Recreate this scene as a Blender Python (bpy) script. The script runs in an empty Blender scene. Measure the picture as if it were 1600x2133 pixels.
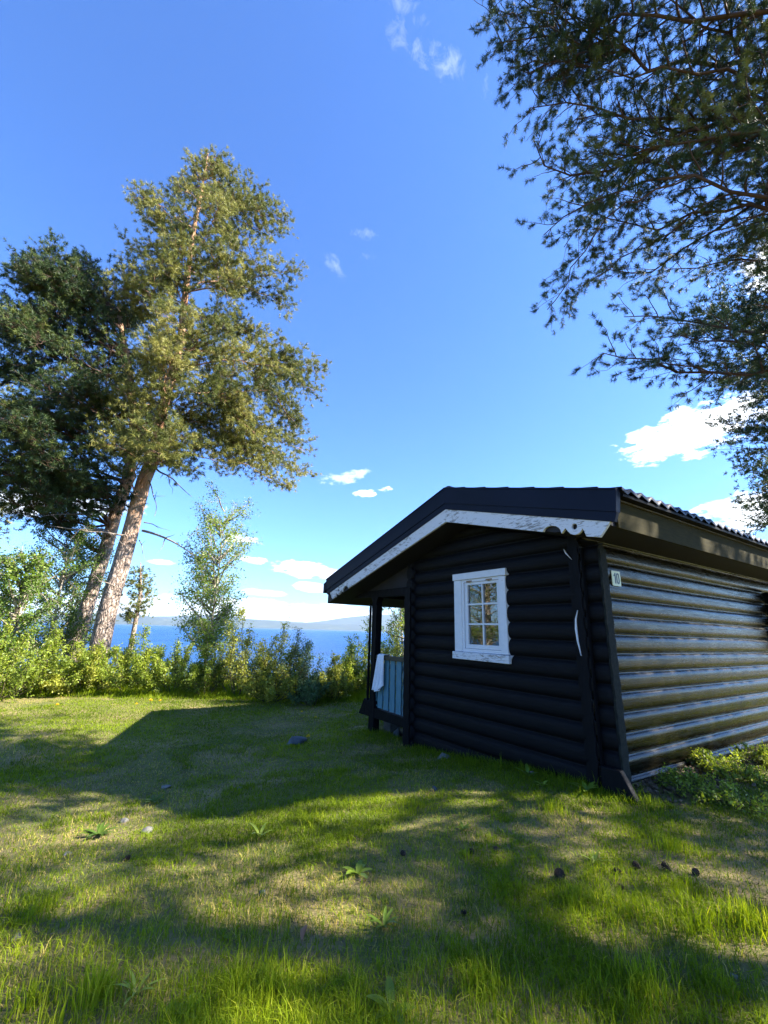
import bpy, math, random
import numpy as np
from mathutils import Matrix, Vector
from mathutils.geometry import tessellate_polygon

# ------------------------------------------------------------ camera
CAM_R = np.array([[0.55654, 0.20713, 0.80459], [0.83038, -0.17011, -0.53059], [0.02697, 0.96341, -0.26667]])
CAM_P = np.array([2.58277, -4.20125, 1.63981])
F = 896.185
scene = bpy.context.scene
cam_d = bpy.data.cameras.new("camera")
cam = bpy.data.objects.new("camera", cam_d)
scene.collection.objects.link(cam)
cam_d.sensor_fit = 'VERTICAL'
cam_d.sensor_height = 24.0
cam_d.lens = 24.0 * F / 2133.0
cam_d.clip_start = 0.05
cam_d.clip_end = 60000
M4 = Matrix([list(CAM_R[i]) + [CAM_P[i]] for i in range(3)] + [[0, 0, 0, 1]])
cam.matrix_world = M4
scene.camera = cam

# ------------------------------------------------------------ sky and sun
SUN_AZ = math.radians(41.0)      # clockwise from +Y towards +X
SUN_EL = math.radians(38.0)
world = bpy.data.worlds.new("World")
scene.world = world
world.use_nodes = True
wn, wl = world.node_tree.nodes, world.node_tree.links
wn.clear()
w_out = wn.new('ShaderNodeOutputWorld')
w_bg = wn.new('ShaderNodeBackground')
sky = wn.new('ShaderNodeTexSky')
sky.sky_type = 'NISHITA'
sky.sun_disc = False
sky.sun_elevation = SUN_EL
sky.sun_rotation = SUN_AZ
sky.altitude = 0
sky.air_density = 1.0
sky.dust_density = 0.35
sky.ozone_density = 2.6
w_bg.inputs['Strength'].default_value = 0.0600
wl.new(w_bg.outputs[0], w_out.inputs[0])


def wmath(op, a, b=None, c=None, clamp=False):
    n = wn.new('ShaderNodeMath')
    n.operation = op
    n.use_clamp = clamp
    for i, v in enumerate((a, b, c)):
        if v is None:
            continue
        if isinstance(v, (int, float)):
            n.inputs[i].default_value = v
        else:
            wl.new(v, n.inputs[i])
    return n.outputs[0]


def wdot(vec, v3):
    n = wn.new('ShaderNodeVectorMath')
    n.operation = 'DOT_PRODUCT'
    wl.new(vec, n.inputs[0])
    n.inputs[1].default_value = tuple(v3)
    return n.outputs['Value']


def pix_dir(px, py):
    d = CAM_R @ np.array([(px - 800) / F, -(py - 1066.5) / F, -1.0])
    return d / np.linalg.norm(d)


def pix_at(px, py, dist):
    """point seen at a photo pixel, at a horizontal distance from the camera"""
    d = pix_dir(px, py)
    return CAM_P + d * (dist / math.hypot(d[0], d[1]))


def pix_plane(px, py, ax, val):
    d = pix_dir(px, py)
    return CAM_P + d * ((val - CAM_P[ax]) / d[ax])


tc = wn.new('ShaderNodeTexCoord')
wdir = tc.outputs['Generated']
nz = wn.new('ShaderNodeTexNoise')
nz.inputs['Scale'].default_value = 22.0
nz.inputs['Detail'].default_value = 8.0
nz.inputs['Roughness'].default_value = 0.62
mp = wn.new('ShaderNodeMapping')
mp.inputs['Scale'].default_value = (1, 1, 2.6)
wl.new(wdir, mp.inputs[0])
wl.new(mp.outputs[0], nz.inputs['Vector'])
noise_c = wmath('SUBTRACT', nz.outputs['Fac'], 0.5)
nw = wn.new('ShaderNodeTexNoise')
nw.inputs['Scale'].default_value = 34.0
nw.inputs['Detail'].default_value = 9.0
nw.inputs['Roughness'].default_value = 0.7
nw.inputs['Distortion'].default_value = 0.6
mpw = wn.new('ShaderNodeMapping')
mpw.inputs['Scale'].default_value = (1.3, 1.0, .8)
wl.new(wdir, mpw.inputs[0])
wl.new(mpw.outputs[0], nw.inputs['Vector'])
noise_w = wmath('SUBTRACT', nw.outputs['Fac'], 0.5)
# azimuth / elevation of each cloud, its half widths (radians), tilt, brightness, raggedness
CLOUDS = [  # px, py, half-width px, half-height px, tilt, opacity, rag
    (1440, 898, 150, 56, 0.14, 1.0, 1.3),
    (1590, 1060, 170, 50, 0.16, 1.0, 1.3),
    (1650, 500, 120, 70, 0.7, 1.0, 1.6),
    (820, 66, 48, 26, -0.4, .30, 3.6),
    (915, 118, 70, 36, -0.5, .40, 3.6),
    (940, 128, 28, 18, -0.2, .45, 2.8),
    (880, 45, 30, 16, 0, .3, 3.4),
    (850, 0, 60, 22, 0, .25, 3.4),
    (755, 487, 30, 11, 0, .32, 2.6),
    (697, 552, 34, 15, -.8, .36, 3.0),
    (763, 532, 18, 9, 0, .2, 3.0),
    (722, 994, 52, 14, .22, .85, 2.2),
    (765, 1027, 24, 8, .1, .8, 1.8),
    (802, 1020, 16, 6, .1, .7, 1.8),
    (1012, 188, 15, 26, 0, .3, 3.0),
    (640, 1189, 78, 17, -0.10, 1.0, 1.3),
    (655, 1224, 44, 11, -0.05, .9, 1.4),
    (526, 1165, 34, 8, -.05, .7, 1.6),
    (505, 1122, 40, 11, -.1, .6, 1.6),
    (545, 1234, 70, 7, -.03, .5, 1.6),
    (332, 1170, 34, 6, 0, .5, 1.6),
    (150, 1045, 150, 24, 0, .7, 1.6),
    (20, 1040, 110, 40, 0, .8, 1.5),
    (560, 1275, 420, 26, -.02, .8, 1.1),
    (250, 1262, 300, 30, -.02, .6, 1.2),
]
cov = None
for (px, py, hw, hh, tilt, op, rag) in CLOUDS:
    C = pix_dir(px, py)
    U = np.cross(np.array([0, 0, 1.0]), C)
    U = -U / np.linalg.norm(U)
    V = np.cross(U, C)
    V = V / np.linalg.norm(V)
    if V[2] < 0:
        V = -V
    # tilt in photo: positive = rises to the right
    U2 = U * math.cos(tilt) + V * math.sin(tilt)
    V2 = -U * math.sin(tilt) + V * math.cos(tilt)
    off = math.hypot(px - 800, py - 1066.5)
    sc = 1.0 / (F * (1 + (off / F) ** 2) ** 0.75)
    a = wmath('MULTIPLY', wdot(wdir, U2), 1 / (hw * sc))
    b = wmath('MULTIPLY', wdot(wdir, V2), 1 / (hh * sc))
    r2 = wmath('ADD', wmath('MULTIPLY', a, a), wmath('MULTIPLY', b, b))
    front = wmath('GREATER_THAN', wdot(wdir, C), 0.0)
    if rag > 2.5:
        v = wmath('ADD', wmath('SUBTRACT', .35, wmath('MULTIPLY', r2, .45)), wmath('MULTIPLY', noise_w, 3.4))
    else:
        v = wmath('ADD', wmath('SUBTRACT', 1.0, r2), wmath('MULTIPLY', noise_c, rag * 3.2))
    v = wmath('MULTIPLY', v, 1.5 if rag < 2 else 0.42, clamp=True)
    fall = wmath('SUBTRACT', 1.9, wmath('MULTIPLY', r2, 0.55), clamp=True)
    v = wmath('MULTIPLY', wmath('MULTIPLY', v, fall), wmath('MULTIPLY', front, op))
    cov = v if cov is None else wmath('MAXIMUM', cov, v)
tint = wn.new('ShaderNodeMix')
tint.data_type = 'RGBA'
tint.blend_type = 'MULTIPLY'
tint.inputs[0].default_value = 1.0
wl.new(sky.outputs[0], tint.inputs[6])
tint.inputs[7].default_value = (0.56, 0.88, 1.40, 1)
mx = wn.new('ShaderNodeMix')
mx.data_type = 'RGBA'
wl.new(cov, mx.inputs[0])
wl.new(tint.outputs[2], mx.inputs[6])
mx.inputs[7].default_value = (9.0, 9.4, 9.8, 1)
wl.new(mx.outputs[2], w_bg.inputs[0])

sun_d = bpy.data.lights.new("sun", 'SUN')
sun_d.energy = 5.0
sun_d.angle = math.radians(0.53)
sun_d.color = (1.0, 0.93, 0.82)
sun = bpy.data.objects.new("sun", sun_d)
scene.collection.objects.link(sun)
SUN = np.array([math.sin(SUN_AZ) * math.cos(SUN_EL), math.cos(SUN_AZ) * math.cos(SUN_EL), math.sin(SUN_EL)])
sun.rotation_euler = Vector(SUN).to_track_quat('Z', 'Y').to_euler()
sun.location = (20, 20, 30)

scene.view_settings.view_transform = 'Standard'
scene.view_settings.look = 'None'
scene.view_settings.gamma = 1
scene.view_settings.use_curve_mapping = False
scene.view_settings.exposure = 2.3
scene.render.engine = 'CYCLES'
scene.cycles.max_bounces = 6
scene.cycles.diffuse_bounces = 3
scene.cycles.glossy_bounces = 3
scene.cycles.transmission_bounces = 4
scene.cycles.transparent_max_bounces = 8
scene.cycles.caustics_reflective = False
scene.cycles.caustics_refractive = False

rng = np.random.default_rng(7)
random.seed(7)
COL = scene.collection


# ------------------------------------------------------------ helpers
def tag(o, label=None, cat=None, group=None, kind=None):
    if label: o['label'] = label
    if cat: o['category'] = cat
    if group: o['group'] = group
    if kind: o['kind'] = kind
    return o


def empty(name, loc=(0, 0, 0)):
    o = bpy.data.objects.new(name, None)
    o.location = loc
    COL.objects.link(o)
    return o


def link(name, me, mat, parent=None, smooth=False):
    o = bpy.data.objects.new(name, me)
    COL.objects.link(o)
    for m in (mat if isinstance(mat, (list, tuple)) else [mat]):
        me.materials.append(m)
    if parent is not None:
        o.parent = parent
        o.matrix_parent_inverse = Matrix.Translation(parent.location).inverted() if parent.type == 'EMPTY' else Matrix()
    if smooth:
        me.polygons.foreach_set('use_smooth', np.ones(len(me.polygons), dtype=bool))
    return o


def np_mesh(name, verts, tris, col=None, quads=None):
    """fast mesh from numpy arrays (tris Mx3 and optional quads Kx4)"""
    me = bpy.data.meshes.new(name)
    verts = np.asarray(verts, dtype=np.float32)
    tris = np.zeros((0, 3), np.int32) if tris is None else np.asarray(tris, dtype=np.int32)
    quads = np.zeros((0, 4), np.int32) if quads is None else np.asarray(quads, dtype=np.int32)
    me.vertices.add(len(verts))
    me.vertices.foreach_set('co', verts.ravel())
    nl = tris.size + quads.size
    me.loops.add(nl)
    me.loops.foreach_set('vertex_index', np.concatenate([tris.ravel(), quads.ravel()]))
    me.polygons.add(len(tris) + len(quads))
    st = np.concatenate([np.arange(len(tris)) * 3, tris.size + np.arange(len(quads)) * 4]).astype(np.int32)
    me.polygons.foreach_set('loop_start', st)
    me.update(calc_edges=True)
    if col is not None:
        a = me.attributes.new('tone', 'FLOAT', 'POINT')
        a.data.foreach_set('value', np.asarray(col, dtype=np.float32))
    return me


class MB:
    def __init__(self):
        self.v, self.f = [], []

    def add(self, vs, fs):
        b = len(self.v)
        self.v += [tuple(p) for p in vs]
        self.f += [tuple(i + b for i in f) for f in fs]
        return self

    def box(self, x0, x1, y0, y1, z0, z1):
        v = [(x, y, z) for x in (x0, x1) for y in (y0, y1) for z in (z0, z1)]
        return self.add(v, [(0, 1, 3, 2), (4, 6, 7, 5), (0, 4, 5, 1), (2, 3, 7, 6), (0, 2, 6, 4), (1, 5, 7, 3)])

    def prism(self, loops, t0, t1, fn):
        """2-D loops (outer first, then holes) extruded from t0 to t1; fn(a, b, t) -> xyz"""
        flat = [p for l in loops for p in l]
        tri = tessellate_polygon([[Vector((p[0], p[1], 0)) for p in l] for l in loops])
        n = len(flat)
        vs = [fn(p[0], p[1], t0) for p in flat] + [fn(p[0], p[1], t1) for p in flat]
        fs = [tuple(t) for t in tri] + [tuple(i + n for i in reversed(t)) for t in tri]
        b = 0
        for l in loops:
            m = len(l)
            for i in range(m):
                j = (i + 1) % m
                fs.append((b + i, b + j, b + j + n, b + i + n))
            b += m
        return self.add(vs, fs)

    def build(self, name, mat, parent=None, smooth=False, bevel=0):
        me = bpy.data.meshes.new(name)
        me.from_pydata(self.v, [], self.f)
        me.update()
        import bmesh
        bm = bmesh.new()
        bm.from_mesh(me)
        bmesh.ops.recalc_face_normals(bm, faces=bm.faces)
        bm.to_mesh(me)
        bm.free()
        o = link(name, me, mat, parent, smooth)
        if bevel:
            m = o.modifiers.new('bevel', 'BEVEL')
            m.width = bevel
            m.segments = 2
            m.limit_method = 'ANGLE'
        return o


def vnoise(x, y, seed=0):
    """smooth value noise in 0..1 for numpy arrays"""
    xi, yi = np.floor(x).astype(np.int64), np.floor(y).astype(np.int64)
    xf, yf = x - xi, y - yi
    xf, yf = xf * xf * (3 - 2 * xf), yf * yf * (3 - 2 * yf)

    def h(a, b):
        n = (a * 374761393 + b * 668265263 + seed * 974634777) & 0xffffffff
        n = ((n ^ (n >> 13)) * 1274126177) & 0xffffffff
        return ((n ^ (n >> 16)) & 0xffff) / 65535.0
    return (h(xi, yi) * (1 - xf) + h(xi + 1, yi) * xf) * (1 - yf) + (h(xi, yi + 1) * (1 - xf) + h(xi + 1, yi + 1) * xf) * yf


# ------------------------------------------------------------ materials
def new_mat(name):
    m = bpy.data.materials.new(name)
    m.use_nodes = True
    nt = m.node_tree
    return m, nt, nt.nodes['Principled BSDF'], nt.nodes, nt.links


def tex_noise(nt, scale, detail=5, rough=.55, stretch=None, coord='Object'):
    n = nt.nodes.new('ShaderNodeTexNoise')
    n.inputs['Scale'].default_value = scale
    n.inputs['Detail'].default_value = detail
    n.inputs['Roughness'].default_value = rough
    t = nt.nodes.new('ShaderNodeTexCoord')
    if stretch:
        mm = nt.nodes.new('ShaderNodeMapping')
        mm.inputs['Scale'].default_value = stretch
        nt.links.new(t.outputs[coord], mm.inputs[0])
        nt.links.new(mm.outputs[0], n.inputs['Vector'])
    else:
        nt.links.new(t.outputs[coord], n.inputs['Vector'])
    return n.outputs['Fac']


def ramp(nt, fac, stops):
    r = nt.nodes.new('ShaderNodeValToRGB')
    el = r.color_ramp.elements
    while len(el) < len(stops):
        el.new(0.5)
    for e, (p, c) in zip(el, stops):
        e.position = p
        e.color = (*c, 1) if len(c) == 3 else c
    nt.links.new(fac, r.inputs[0])
    return r.outputs[0]


def bump(nt, bsdf, fac, strength, dist=0.02):
    b = nt.nodes.new('ShaderNodeBump')
    b.inputs['Strength'].default_value = strength
    b.inputs['Distance'].default_value = dist
    nt.links.new(fac, b.inputs['Height'])
    nt.links.new(b.outputs[0], bsdf.inputs['Normal'])


def mat_noise(name, stops, scale=6, rough=.7, detail=6, stretch=None, bmp=0.0, bscale=None, spec=.4, bdist=.02):
    m, nt, p, n, l = new_mat(name)
    f = tex_noise(nt, scale, detail, .6, stretch)
    l.new(ramp(nt, f, stops), p.inputs['Base Color'])
    p.inputs['Roughness'].default_value = rough
    p.inputs['Specular IOR Level'].default_value = spec
    if bmp:
        bump(nt, p, tex_noise(nt, bscale or scale, detail, .6, stretch), bmp, bdist)
    return m


def mat_leaf(name, stops, transl=.35, rough=.5, tcol=None, spec=.4):
    """foliage: colour from the per-leaf 'tone' attribute, part translucent"""
    m, nt, p, n, l = new_mat(name)
    a = n.new('ShaderNodeAttribute')
    a.attribute_name = 'tone'
    c = ramp(nt, a.outputs['Fac'], stops)
    l.new(c, p.inputs['Base Color'])
    p.inputs['Roughness'].default_value = rough
    p.inputs['Specular IOR Level'].default_value = spec
    t = n.new('ShaderNodeBsdfTranslucent')
    if tcol:
        mm = n.new('ShaderNodeMix')
        mm.data_type = 'RGBA'
        mm.blend_type = 'MULTIPLY'
        mm.inputs[0].default_value = 1
        l.new(c, mm.inputs[6])
        mm.inputs[7].default_value = (*tcol, 1)
        l.new(mm.outputs[2], t.inputs[0])
    else:
        l.new(c, t.inputs[0])
    x = n.new('ShaderNodeMixShader')
    x.inputs[0].default_value = transl
    l.new(p.outputs[0], x.inputs[1])
    l.new(t.outputs[0], x.inputs[2])
    l.new(x.outputs[0], n['Material Output'].inputs[0])
    return m


def mat_tarred(name, base, rough, stretch, wear=.35, coat=0.0, spec=.6, crack=None, bstr=.2):
    """black stained log wood: streaky sheen, fine grain, checks and worn specks"""
    m, nt, p, n, l = new_mat(name)
    g = tex_noise(nt, 5, 8, .7, stretch)
    blot = tex_noise(nt, 2.2, 5, .6)
    c1 = ramp(nt, g, [(0.30, tuple(b * .45 for b in base)), (.55, base), (.80, tuple(b * 1.9 for b in base))])
    worn = ramp(nt, blot, [(.45, (0, 0, 0)), (.75, (1, 1, 1))])
    mm = n.new('ShaderNodeMix')
    mm.data_type = 'RGBA'
    mult = n.new('ShaderNodeMath')
    mult.operation = 'MULTIPLY'
    l.new(worn, mult.inputs[0])
    mult.inputs[1].default_value = wear
    l.new(mult.outputs[0], mm.inputs[0])
    l.new(c1, mm.inputs[6])
    mm.inputs[7].default_value = (base[0] * 3.6, base[1] * 3.0, base[2] * 2.3, 1)
    l.new(mm.outputs[2], p.inputs['Base Color'])
    r = n.new('ShaderNodeMapRange')
    l.new(tex_noise(nt, 7, 6, .65, stretch), r.inputs[0])
    r.inputs[1].default_value, r.inputs[2].default_value = .3, .7
    r.inputs[3].default_value, r.inputs[4].default_value = rough - .12, rough + .16
    l.new(r.outputs[0], p.inputs['Roughness'])
    p.inputs['Specular IOR Level'].default_value = spec
    p.inputs['Coat Weight'].default_value = coat
    p.inputs['Coat Roughness'].default_value = .35
    hh = n.new('ShaderNodeMath')
    hh.operation = 'MULTIPLY_ADD'
    l.new(g, hh.inputs[0])
    hh.inputs[1].default_value = .5
    l.new(tex_noise(nt, 16, 6, .6, stretch), hh.inputs[2])
    hfac = hh.outputs[0]
    if crack:
        ck = ramp(nt, tex_noise(nt, 1.0, 6, .62, crack), [(.60, (1, 1, 1)), (.64, (.0, .0, .0)), (.68, (1, 1, 1))])
        c2 = n.new('ShaderNodeMath')
        c2.operation = 'MULTIPLY_ADD'
        l.new(ck, c2.inputs[0])
        c2.inputs[1].default_value = .5
        l.new(hfac, c2.inputs[2])
        hfac = c2.outputs[0]
    bump(nt, p, hfac, bstr, .012)
    return m


M = {}
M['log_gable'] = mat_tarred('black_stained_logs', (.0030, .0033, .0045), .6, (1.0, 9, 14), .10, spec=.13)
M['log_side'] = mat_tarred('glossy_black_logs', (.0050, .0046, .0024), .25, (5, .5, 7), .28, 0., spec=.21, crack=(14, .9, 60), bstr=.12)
M['black_wood'] = mat_tarred('black_trim_wood', (.003, .0033, .0045), .65, (6, 6, 1), .15, spec=.12)
M['end_grain'] = mat_noise('weathered_log_ends', [(.35, (.005, .006, .006)), (.7, (.020, .023, .017))], 30, .85, spec=.2, bmp=.4, bscale=60)
M['soffit'] = mat_noise('dark_soffit_boards', [(.3, (.006, .006, .009)), (.7, (.014, .013, .017))], 5, .7, stretch=(1, 8, 1))
M['fascia'] = mat_noise('olive_brown_fascia', [(.3, (.020, .017, .005)), (.7, (.040, .033, .010))], 6, .85, spec=.12, stretch=(6, 1, 6), bmp=.15)
M['verge'] = mat_noise('dark_blue_grey_sheet_metal', [(.3, (.002, .004, .012)), (.7, (.004, .007, .019))], 3, .5, spec=.14)
M['tile'] = mat_noise('charcoal_tile_sheet', [(.3, (.012, .013, .02)), (.7, (.03, .032, .042))], 9, .5, bmp=.1)
M['concrete'] = mat_noise('grey_foundation', [(.3, (.08, .08, .08)), (.7, (.16, .16, .15))], 12, .9, bmp=.4)
M['plank'] = mat_noise('porch_planks', [(.3, (.05, .04, .03)), (.7, (.10, .085, .065))], 8, .8, stretch=(1, 8, 1))
M['blue_paint'] = mat_noise('muted_blue_paint', [(.3, (.055, .15, .19)), (.72, (.085, .20, .245))], 7, .65, stretch=(6, 6, 1), bmp=.1)
M['olive_paint'] = mat_noise('olive_brown_rail', [(.3, (.03, .028, .016)), (.7, (.055, .05, .03))], 8, .6, stretch=(1, 6, 6))
M['cream'] = mat_noise('cream_enamel', [(.3, (.66, .66, .42)), (.75, (.76, .76, .52))], 14, .4)
M['black_enamel'] = mat_noise('black_enamel', [(.3, (.006, .012, .008)), (.7, (.012, .02, .014))], 14, .35)
M['cotton'] = mat_noise('white_cotton', [(.3, (.62, .63, .66)), (.7, (.78, .78, .80))], 60, .9, bmp=.5, bscale=160, bdist=.004)
M['brass'] = mat_noise('tarnished_brass', [(.3, (.18, .10, .05)), (.7, (.32, .2, .1))], 20, .5)
M['curtain'] = mat_noise('grey_green_curtain', [(.3, (.05, .06, .05)), (.7, (.09, .10, .09))], 10, .9, stretch=(14, 14, 1))
M['stone'] = mat_noise('grey_stone', [(.3, (.07, .07, .062)), (.7, (.20, .19, .165))], 9, .9, bmp=.5)
M['dark_stone'] = mat_noise('mossy_dark_stone', [(.3, (.03, .04, .045)), (.7, (.10, .11, .12))], 7, .85, bmp=.5)
M['cone'] = mat_noise('brown_cone_scales', [(.3, (.018, .011, .007)), (.7, (.06, .038, .024))], 40, .85)
M['dead_leaf'] = mat_noise('dry_brown_leaf', [(.3, (.20, .085, .045)), (.7, (.34, .17, .10))], 20, .7)
M['litter'] = mat_noise('bark_litter', [(.3, (.06, .04, .025)), (.55, (.11, .075, .045)), (.75, (.24, .17, .11))], 30, .9)
M['bark_birch'] = mat_noise('pale_birch_bark', [(.36, (.05, .04, .03)), (.5, (.30, .25, .18)), (.7, (.55, .5, .42))], 9, .7, stretch=(1, 1, .5))
M['stem'] = mat_noise('brown_green_stems', [(.3, (.05, .04, .02)), (.7, (.13, .11, .05))], 9, .8)
M['twig'] = mat_noise('red_brown_twigs', [(.3, (.035, .02, .014)), (.7, (.12, .065, .042))], 9, .8)
M['dead_wood'] = mat_noise('bleached_dead_wood', [(.3, (.09, .07, .055)), (.7, (.27, .22, .18))], 9, .8, stretch=(2, 2, 2))

# white flaking paint
m, nt, p, n, l = new_mat('flaking_white_paint')
f = tex_noise(nt, 13, 10, .75, (.8, 4, 4.2))
f2 = tex_noise(nt, 1.6, 3, .5)
ad = n.new('ShaderNodeMath'); ad.operation = 'MULTIPLY_ADD'
l.new(f2, ad.inputs[0]); ad.inputs[1].default_value = .35; l.new(f, ad.inputs[2])
l.new(ramp(nt, ad.outputs[0], [(.30, (.52, .53, .55)), (.715, (.62, .62, .63)), (.74, (.27, .25, .23)), (.83, (.20, .19, .18))]), p.inputs['Base Color'])
p.inputs['Roughness'].default_value = .7
bump(nt, p, ad.outputs[0], .2, .006)
M['white_flaky'] = m
m, nt, p, n, l = new_mat('white_window_paint')
f = tex_noise(nt, 11, 8, .7, (1, 1, 1.4))
l.new(ramp(nt, f, [(.3, (.58, .59, .60)), (.66, (.66, .66, .67)), (.70, (.34, .27, .2))]), p.inputs['Base Color'])
p.inputs['Roughness'].default_value = .5
M['white_window'] = m
# glass
m, nt, p, n, l = new_mat('window_glass')
gl = n.new('ShaderNodeBsdfGlossy'); gl.inputs['Roughness'].default_value = .015
gl.inputs['Color'].default_value = (.92, .95, 1, 1)
trp = n.new('ShaderNodeBsdfTransparent'); trp.inputs[0].default_value = (.75, .8, .8, 1)
fr = n.new('ShaderNodeFresnel'); fr.inputs['IOR'].default_value = 1.5
fa = n.new('ShaderNodeMath'); fa.operation = 'MULTIPLY_ADD'; fa.inputs[1].default_value = 1.6; fa.inputs[2].default_value = .08; fa.use_clamp = True
l.new(fr.outputs[0], fa.inputs[0])
x = n.new('ShaderNodeMixShader')
l.new(fa.outputs[0], x.inputs[0]); l.new(trp.outputs[0], x.inputs[1]); l.new(gl.outputs[0], x.inputs[2])
l.new(x.outputs[0], n['Material Output'].inputs[0])
M['glass'] = m
# pine bark: grey and furrowed low down, orange and flaky higher up
m, nt, p, n, l = new_mat('scots_pine_bark')
t = n.new('ShaderNodeTexCoord')
sx = n.new('ShaderNodeSeparateXYZ'); l.new(t.outputs['Object'], sx.inputs[0])
vor = n.new('ShaderNodeTexVoronoi'); vor.feature = 'DISTANCE_TO_EDGE'; vor.inputs['Scale'].default_value = 7
mp2 = n.new('ShaderNodeMapping'); mp2.inputs['Scale'].default_value = (1.7, 1.7, .5)
nn = n.new('ShaderNodeTexNoise'); nn.inputs['Scale'].default_value = 4; nn.inputs['Detail'].default_value = 6
l.new(t.outputs['Object'], nn.inputs['Vector'])
va = n.new('ShaderNodeVectorMath'); va.operation = 'MULTIPLY_ADD'
l.new(nn.outputs['Color'], va.inputs[0]); va.inputs[1].default_value = (.25, .25, .25); l.new(t.outputs['Object'], va.inputs[2])
l.new(va.outputs[0], mp2.inputs[0]); l.new(mp2.outputs[0], vor.inputs['Vector'])
grey = ramp(nt, vor.outputs['Distance'], [(.0, (.07, .05, .038)), (.10, (.24, .18, .14)), (.35, (.42, .33, .27))])
orng = ramp(nt, tex_noise(nt, 5, 8, .7, (1, 1, .35)), [(.3, (.20, .10, .055)), (.5, (.42, .22, .115)), (.7, (.55, .36, .23))])
hz = n.new('ShaderNodeMapRange'); hz.inputs[1].default_value = 4.6; hz.inputs[2].default_value = 7.4
hadd = n.new('ShaderNodeMath'); hadd.operation = 'MULTIPLY_ADD'; hadd.inputs[1].default_value = 2.2
l.new(nn.outputs['Fac'], hadd.inputs[0]); l.new(sx.outputs[2], hadd.inputs[2]); l.new(hadd.outputs[0], hz.inputs[0])
mxx = n.new('ShaderNodeMix'); mxx.data_type = 'RGBA'
l.new(hz.outputs[0], mxx.inputs[0]); l.new(grey, mxx.inputs[6]); l.new(orng, mxx.inputs[7])
l.new(mxx.outputs[2], p.inputs['Base Color'])
p.inputs['Roughness'].default_value = .85
bump(nt, p, vor.outputs['Distance'], .9, .06)
M['pine_bark'] = m
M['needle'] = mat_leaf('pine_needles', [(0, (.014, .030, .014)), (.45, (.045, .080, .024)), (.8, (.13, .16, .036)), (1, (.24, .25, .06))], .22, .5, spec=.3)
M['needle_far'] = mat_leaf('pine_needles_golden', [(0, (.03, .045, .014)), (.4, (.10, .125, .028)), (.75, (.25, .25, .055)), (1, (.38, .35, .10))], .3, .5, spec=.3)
M['birch_leaf'] = mat_leaf('birch_leaves', [(0, (.05, .10, .02)), (.5, (.14, .22, .035)), (1, (.29, .37, .06))], .5, .45, (1.2, 1.2, .5))
M['shrub_leaf'] = mat_leaf('shrub_leaves', [(0, (.07, .11, .015)), (.5, (.20, .27, .03)), (.9, (.36, .41, .05)), (1, (.46, .44, .09))], .5, .45, (1.2, 1.2, .5))
M['blue_leaf'] = mat_leaf('grey_green_leaves', [(0, (.04, .08, .03)), (.5, (.10, .17, .06)), (1, (.19, .27, .09))], .45, .45)
M['yellow_leaf'] = mat_leaf('yellow_green_leaves', [(0, (.13, .15, .02)), (.5, (.30, .32, .04)), (1, (.46, .44, .09))], .45, .45, (1.2, 1.2, .5))
M['grass'] = mat_leaf('grass_blades', [(0, (.05, .085, .004)), (.35, (.14, .205, .006)), (.62, (.27, .345, .012)), (.8, (.40, .41, .04)), (.88, (.47, .38, .11)), (1, (.56, .44, .17))], .5, .6, (1.15, 1.15, .4), spec=.15)
M['weed'] = mat_leaf('broad_weed_leaves', [(0, (.05, .10, .012)), (.6, (.14, .21, .02)), (1, (.30, .38, .05))], .4, .42)
M['petal'] = mat_leaf('dandelion_petals', [(0, (.75, .48, .02)), (1, (.85, .62, .03))], .2, .6)

# lawn soil / thatch
m, nt, p, n, l = new_mat('lawn_soil_and_thatch')
a = tex_noise(nt, 1.1, 6, .65)
b = tex_noise(nt, 35, 8, .75)
ad = n.new('ShaderNodeMath'); ad.operation = 'MULTIPLY_ADD'; ad.inputs[1].default_value = .55
l.new(b, ad.inputs[0]); l.new(a, ad.inputs[2])
l.new(ramp(nt, ad.outputs[0], [(.45, (.05, .065, .010)), (.70, (.10, .11, .02)), (.84, (.17, .14, .045)), (1.0, (.28, .21, .09))]), p.inputs['Base Color'])
p.inputs['Roughness'].default_value = .95
bump(nt, p, b, .8, .03)
M['ground'] = m
# sea
m, nt, p, n, l = new_mat('choppy_blue_water')
l.new(ramp(nt, tex_noise(nt, .02, 6, .6, (1, 1, 1)), [(.35, (.006, .045, .15)), (.65, (.012, .075, .22))]), p.inputs['Base Color'])
p.inputs['Roughness'].default_value = .34
p.inputs['Specular IOR Level'].default_value = .18
w1 = tex_noise(nt, .55, 9, .7, (1, 1.8, 1))
bump(nt, p, w1, 1.0, 1.3)
M['water'] = m
M['hill'] = mat_noise('forested_far_hills', [(.35, (.025, .04, .04)), (.6, (.04, .06, .05)), (.72, (.13, .13, .09))], .0022, .95, 8)

# ------------------------------------------------------------ terrain
NX, NY = -0.88, 0.47            # towards the sea


def ground_z(x, y):
    x = np.asarray(x, dtype=float)
    y = np.asarray(y, dtype=float)
    u = NX * x + NY * y
    t = np.clip((x + 3.0) / 3.2, 0, 1)
    z = 0.25 * t * t * (3 - 2 * t) + 0.02
    z = z + np.clip((-x - 4.5) / 5, 0, 1) * 0.08
    z = z + (vnoise(x * .9, y * .9, 3) - .5) * .06 + (vnoise(x * .3, y * .3, 5) - .5) * .05
    d = np.clip(u - 9.6, 0, None)
    z = z - np.where(d < 6, d * d * .045, 1.62 + (d - 6) * .54)
    z = np.where(u > 7.2, z - (u - 7.2).clip(0, 3) * .03, z)
    return np.maximum(z, -14.0)


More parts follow.
